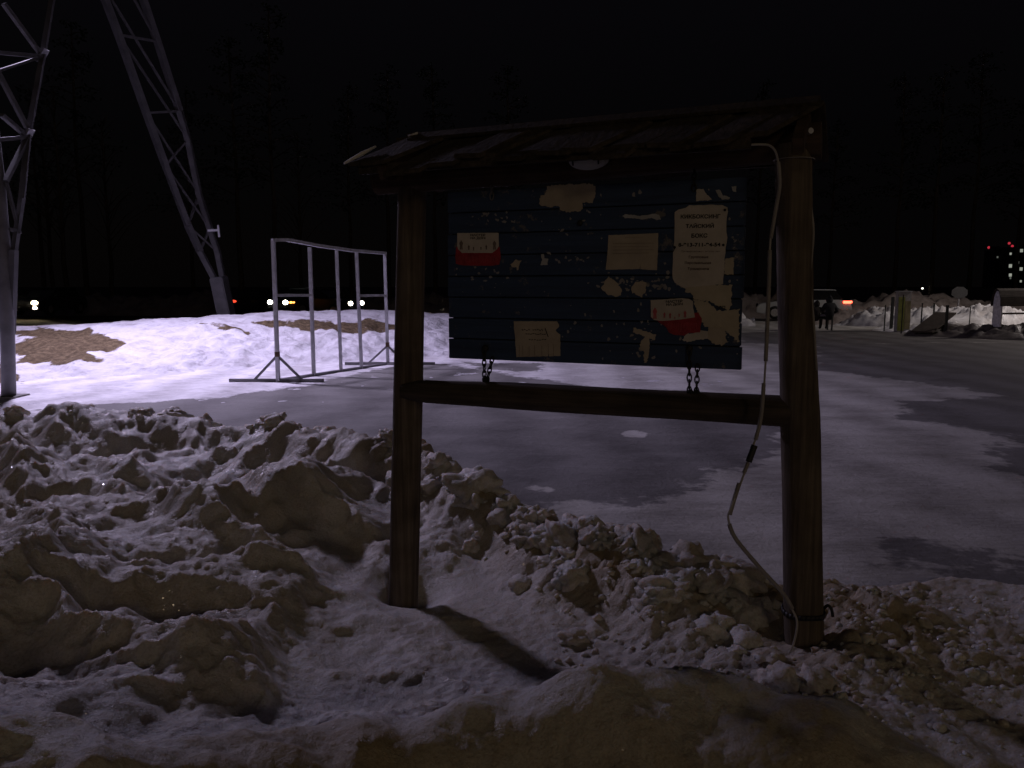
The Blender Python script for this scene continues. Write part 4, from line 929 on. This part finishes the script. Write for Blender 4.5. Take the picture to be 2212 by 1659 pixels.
# ------------------------------------------------------------------ vehicles
def car(label, loc, rz, paint, head=None, tail=None, group='cars on the road behind the square', L=4.3, H=1.42):
    t = thing('parked_car' if 'parked' in label else 'car', label, 'car', loc, rz, group)
    h = L / 2; body = [(-h, .32), (-h, .62), (-h + .08, .86), (-h + .55, .95), (-h + .62, .95), (h - 1.15, .90), (h - .15, .74), (h, .6), (h, .32), (h - .45, .24), (-h + .4, .24)]
    m = MB(); m.prism(body, -.84, .84); m.build('body', paint, t, False, .05)
    cab = [(-h + .35, .93), (-h + .75, H - .03), (-h + 1.1, H), (h - 1.9, H), (h - 1.15, .90)]
    m = MB(); m.prism(cab, -.70, .70); m.build('cabin', M['glass'], t, False, .05)
    m = MB(); m.prism([(-h + .72, H), (-h + 1.1, H + .02), (h - 1.9, H + .02), (h - 1.75, H - .03), (-h + .7, H - .05)], -.66, .66); m.build('roof', paint, t, False, .02)
    for x in (-h + .8, h - .85):
        for y in (-.80, .80):
            m = MB(); m.tube([(x, y - .1, .32), (x, y + .1, .32)], .32, 18); w0 = m.build('wheel', M['tyre'], t, True)
            m = MB(); m.tube([(x, y + (.105 if y > 0 else -.105), .32), (x, y + (.112 if y > 0 else -.112), .32)], .19, 14); m.build('rim', M['rim'], w0)
    for y in (-.6, .6):
        m = MB(); m.ball((h - .02, y, .66), (.08, .17, .11) if head else (.06, .17, .09), 10, 8); m.build('headlight', head or M['glass'], t, True)
        m = MB(); m.ball((-h + .03, y, .80), (.05, .20, .075), 10, 8); m.build('taillight', tail or M['rust'], t, True)
    if head is M['head']:
        for y in (-.5, .62): MB().ball((h + .0, y, .40), (.06, .13, .06), 10, 8).build('fog_light', head, t, True)  # added glowing lobes that make the headlight blob uneven
    for y in (-1, 1):
        m = MB(); m.ball((h - 1.35, y * .92, .98), (.07, .1, .07), 8, 6); m.build('mirror', paint, t, True)
    return t
def fwd(px_, py_, Y): p = P(px_, py_, Y); return p
p = P(44, 653, 41); car('car with two bright warm headlights at the far left beside the pylon leg', (p.x + .2, 43.2, -.03 + p.z - .66), R(-93), M['paint_dark'], M['head'])
p = P(600, 653, 41); c_b = car('car with lit headlights and an orange marker seen through the steel frame', (p.x + 1.2, 42.8, p.z - .66), R(-125), M['paint_dark'], M['head_w'])
m = MB(); m.ball((2.0, .86, .66), (.10, .06, .05)); m.ball((1.85, .9, .66), (.06, .04, .04)); m.build('marker_light', M['marker'], c_b, True)
p = P(765, 655, 42); c_c = car('car with pale headlights lighting the road right of the steel frame', (p.x - 1.9, 42.6, p.z - .66), R(-18), M['paint_dark'], M['head_w'])
lamp('headlight_beam', (2.3, 0, .68), 260, (1, .68, .36), .08, c_c, 70, (R(90), 0, R(-90)))
p = P(503, 651, 44); car('car showing one red taillight beside the foot of the pylon', (p.x + .9, 46.2, p.z - .8), R(80), M['paint_dark'], None, M['tail_dim'])
[c for c in bpy.data.objects if c.name.startswith('taillight')]
_t = [c for c in bpy.data.objects if c.name.startswith('taillight') and c.data.materials[0] == M['tail_dim']][0]; _t.data.materials[0] = M['rust']
p = P(1819, 651, 39); vn = car('pale parked car with a glowing red tail lamp behind the bench', (p.x - 1.75, 39.4, p.z - .86), R(163), M['paint_pale'], None, None)
m = MB(); m.box((-2.13, .55, .84), (.06, .44, .12)); m.box((-1.93, .86, .84), (.36, .04, .12)); m.build('tail_lamp', M['tail'], vn, False, .015)

# ------------------------------------------------------------------ right background
def R3(cx, cy): return (1711 + .2266 * cx, 466.6 + .2266 * cy)
cbn = P(*R3(1065, 985), 30); ct = P(*R3(1065, 722), 30)
kb = thing('information_box', 'narrow pale box with yellow-green front panel standing in the far snow bank', 'cabinet', (cbn.x, 30, 0)); hgt = ct.z
m = MB(); m.box((0, .12, hgt / 2), (.5, .22, hgt)); m.build('casing', simple('casing', (.40, .38, .36), .6), kb, False, .01)
m = MB(); m.box((-.11, .004, hgt * .45), (.23, .016, hgt * .84)); m.build('yellow_panel', simple('panel_yellow', (.26, .28, .06), .6, 0, 12, .1, .35), kb)
m = MB(); m.box((.13, .006, hgt * .42), (.2, .012, hgt * .7)); m.build('side_panel', simple('panel_olive', (.30, .26, .13), .6, 0, 14, .1, .4), kb)
m = MB(); m.box((0, .12, hgt + .015), (.54, .28, .03)); m.build('lid', M['paint_pale'], kb)
stk = MB(); stk.bar((0, 0, -.2), (0, 0, 1.0), .035); s0 = None
pl = [('leftmost thin post left of the pale box', 890, 850, 970, 30.5, .035), ('thin dark post right in front of the pale box', 1060, 750, 1010, 29.2, .03), ('thin post between the pale box and the leaning plank', 1240, 830, 1060, 29, .035),
      ('post behind the leaning dark plank', 1355, 830, 975, 31, .05), ('thicker dark post right of the leaning plank', 1480, 850, 1085, 27.5, .07), ('short post standing in the bright snow bank', 1700, 865, 950, 32, .03), ('thick dark post at the left side of the pale box', 960, 770, 968, 30.6, .09)]
for lb, cx, ty, by, Y, w_ in pl:
    a = P(*R3(cx, ty), Y); b = P(*R3(cx, by), Y); m = MB(); m.bar((0, 0, -.25), (.01, 0, a.z), w_); o = m.build('fence_post', M['benchiron'])
    o.location = (a.x, Y, 0); tag(o, lb, 'post', 'posts in front of the far snow banks')
m = MB(); a = P(*R3(1235, 1105), 27.5); b = P(*R3(1465, 925), 29); m.bar(a, b, .7, .06); tag(m.build('leaning_plank', M['roofwood']), 'dark broad board leaning against the far dark snow bank', 'board')
a = P(*R3(1592, 730), 34); sg = thing('road_sign', 'dim road sign facing away on a post before the dark trees', 'sign', (a.x, 34, 0))
MB().tube([(0, 0, -.2), (0, 0, a.z + .2)], .03, 10).build('post', M['pylon'], sg, True)
m = MB(); pg = [(.36 * math.cos(t), a.z + .26 * math.sin(t)) for t in np.linspace(0, 2 * math.pi, 9)[:-1] + .39]; m.prism(pg, -.045, -.035); m.build('plate', simple('sign_back', (.035, .035, .035), .8), sg)
# arched shelter
ab = P(*R3(1955, 955), 27); at = P(*R3(1955, 695), 27); ar = thing('arched_stall', 'low stall with a dark barrel roof and pale arched end at the right edge', 'stall', (ab.x, 27, 0), R(58))
ht = at.z; W_ = .34
arch = [(-W_ / 2, .34), (W_ / 2, .34), (W_ / 2, ht - .55), (W_ * .44, ht - .28), (W_ * .25, ht - .07), (0, ht), (-W_ * .25, ht - .07), (-W_ * .44, ht - .28), (-W_ / 2, ht - .55)]
LL = 4.5
m = MB(); m.prism(arch, -.02, .02); m.build('end_panel', simple('stall_white', (.72, .7, .7), .7), ar)
m = MB(); m.prism(arch, -LL - .02, -LL + .02); m.build('end_panel', M['paint_pale'], ar)
ro = [(x * 1.14, z + .02) for x, z in arch[2:]]; ri = [(x * 1.05, z - .02) for x, z in arch[2:]]
m = MB(); m.prism(ro + ri[::-1], -LL - .1, .1); m.build('barrel_roof', M['roofwood'], ar)
m = MB(); m.bar((0, -.02, .78), (0, -LL, .78), .05, .06); m.build('rail', M['rust'], ar)
ar.rotation_euler = (0, 0, R(107))
# far lamp, mast, blocks of flats
a = P(*R3(1243, 690), 62); dl = thing('garden_lamp', 'tiny lit white lamp far beyond the snow banks', 'lamp', (a.x, 62, 0))
MB().tube([(0, 0, -.2), (0, 0, a.z)], .04, 8).build('pole', M['benchiron'], dl, True); MB().ball((0, 0, a.z), .075).build('globe', M['hot_white'], dl, True)
def flats(label, xl, xr, ytop, Y, lit, dim, name='apartment_block', wm=None):
    a = P(xl, ytop, Y); b = P(xr, ytop, Y); t = thing(name, label, 'apartment block', (a.x, Y, 0)); W2 = b.x - a.x; H2 = a.z
    m = MB(); m.box((W2 / 2, 7, H2 / 2), (W2, 14, H2)); m.build('wall', simple('facade', (.08, .078, .075), .9, 0, .5, .1, .2), t)
    m = MB(); m.box((W2 / 2, 7, H2 + .4), (W2 + .6, 14.6, .8)); m.build('roof', M['concrete'], t)
    m = MB(); m.box((W2 * .5, 7, H2 + 2), (5, 5, 2.6)); m.build('lift_house', M['concrete'], t)
    proto = None
    for (x, y, sc) in lit:
        p = P(*R3(x, y), Y); m = MB(); m.box((p.x - a.x, -.06, p.z), (1.9 * sc, .1, 2.1 * sc)); m.build('lit_window', M['win'] if sc > .7 else M['win_dim'], t)
    nf = int(H2 / 3); nc = max(2, int(W2 / 5))
    while nf * nc > 90: nc -= 1
    wn = None
    for i in range(nf):
        for j in range(nc):
            xx = W2 * (j + .5) / nc; zz = 1.6 + i * 3
            if any(abs((P(*R3(x, y), Y).x - a.x) - xx) < 2 and abs(P(*R3(x, y), Y).z - zz) < 2.4 for x, y, _ in lit): continue
            if wn is None: m = MB(); m.box((0, 0, 0), (1.5, .06, 1.4)); wn = m.build('dark_window', M['glass'], t); wn.location = (xx, -.03, zz)
            else: c = wn.copy(); C.objects.link(c); c.parent = t; c.location = (xx, -.03, zz)
    return t
flats('tall dark apartment block with scattered lit windows at the right edge', 2176, 2290, 536, 600, [(2152, 328, 1.15), (2187, 330, 1.1), (2083, 360, .8), (2150, 445, 1), (2081, 476, 1.2), (2183, 505, 1.15), (2080, 563, 1.1), (2081, 592, .65), (2148, 565, .6), (2180, 622, .75)], 0)
flats('lower dark apartment block left of the tall lit one', 2150, 2172, 541, 610, [(2003, 362, .75), (1958, 392, .65)], 0)
for lb, x, y in (('thin mast with a red beacon left of the apartment blocks', 1875, 300), ('mast with a red beacon above the tall apartment block, left one', 2070, 260), ('mast with a red beacon above the tall apartment block, right one', 2100, 287)):
    p = P(*R3(x, y), 640); t = thing('radio_mast', lb, 'mast', (p.x, 640, 0), 0, 'beacon masts'); MB().tube([(0, 0, 0), (0, 0, p.z)], .25, 6).build('mast_pole', M['pylon'], t, True); MB().ball((0, 0, p.z), 1.0, 8, 6).build('beacon', M['redlamp'], t, True)

# ------------------------------------------------------------------ trees behind the road
def tree_proto(seed, H_=17, pine=True):
    rr = random.Random(seed); t = thing('pine_tree' if pine else 'birch_tree', '', 'tree', (0, 0, 0))
    n = 9; pts = []; x = y = 0
    for i in range(n): pts.append((x, y, -.3 + H_ * i / (n - 1))); x += rr.uniform(-.09, .09); y += rr.uniform(-.09, .09)
    m = MB(); m.tube(pts, [.17 * (1 - .85 * i / (n - 1)) + .02 for i in range(n)], 10)
    lf = MB(); lim = MB(); z = H_ * (.42 if pine else .3)
    while z < H_ - .4:
        a = rr.uniform(0, 6.28); L = (H_ - z) * .28 + .5; up = .15 if pine else .9
        k = min(int(z / H_ * (n - 1)), n - 2); bx, by = pts[k][0], pts[k][1]
        e_ = Vector((bx + math.cos(a) * L, by + math.sin(a) * L, z + up * L)); s_ = Vector((bx, by, z)); mid = s_.lerp(e_, .5) + Vector((0, 0, .12 * L))
        lim.tube([s_, mid, e_], [.045, .03, .01], 5)
        for _ in range(26 if pine else 10):
            q = s_.lerp(e_, rr.uniform(.25, 1.05)) + Vector((rr.gauss(0, .28), rr.gauss(0, .28), rr.gauss(0, .18))); d = Vector((rr.gauss(0, 1), rr.gauss(0, 1), rr.gauss(0, .6))).normalized() * (.20 if pine else .4)
            w2 = d.cross(Vector((rr.gauss(0, 1), rr.gauss(0, 1), 1))).normalized() * (.07 if pine else .012)
            lf.add([q - w2, q + w2, q + d + w2 * .4, q + d - w2 * .4], [(0, 1, 2, 3)])
        z += rr.uniform(.25, .5)
    tr = m.build('trunk', M['bark'], t, True); lim.build('limbs', M['bark'], t, True)
    lf.build('crown', M['needles'] if pine else M['bark'], t); return t
TL = ['slim dark pine at the far left of the row behind the road', 'pine trunk just right of the far left headlights', 'thin birch standing close to the left pines', 'pale thin birch behind the left part of the snow slope', 'dark pine left of the pylon foot', 'lone birch between the pines left of the pylon foot',
      'pine directly behind the foot of the pylon', 'pine just right of the foot of the pylon', 'tall pine behind the left half of the steel frame', 'birch seen between the bars of the steel frame', 'pine behind the right half of the steel frame', 'pine seen just left of the thin log post', 'pine seen between the thin log post and the blue board',
      'pine hidden partly by the left end of the blue board', 'pine seen in the gap between the board and the thick post', 'pine behind the pale parked car', 'dark pine right behind the pale box', 'pine near the tiny lit lamp', 'pine right of the dim road sign', 'pine behind the arched stall']
tx = [-40, 96, 113, 142, 190, 245, 420, 520, 600, 650, 760, 842, 940, 1100, 1630, 1790, 1930, 2010, 2090, 2190]
pr = [tree_proto(1), tree_proto(2, 15, False), tree_proto(3, 19)]; used = [0, 0, 0]
rr = random.Random(5)
for i, (lb, x) in enumerate(zip(TL, tx)):
    k = 1 if 'birch' in lb else (0 if i % 2 else 2); Y = rr.uniform(55, 66) if i < 13 else rr.uniform(62, 80); p = P(x, 640, Y); lc = (p.x, Y, 0)
    if not used[k]: t = pr[k]; t.location = lc; t.rotation_euler.z = rr.uniform(0, 6); t['label'] = lb; t['group'] = 'trees behind the road'; used[k] = 1
    else: s_ = rr.uniform(.85, 1.15); dup(pr[k], lc, rr.uniform(0, 6), lb, 'trees behind the road', (s_, s_, s_))
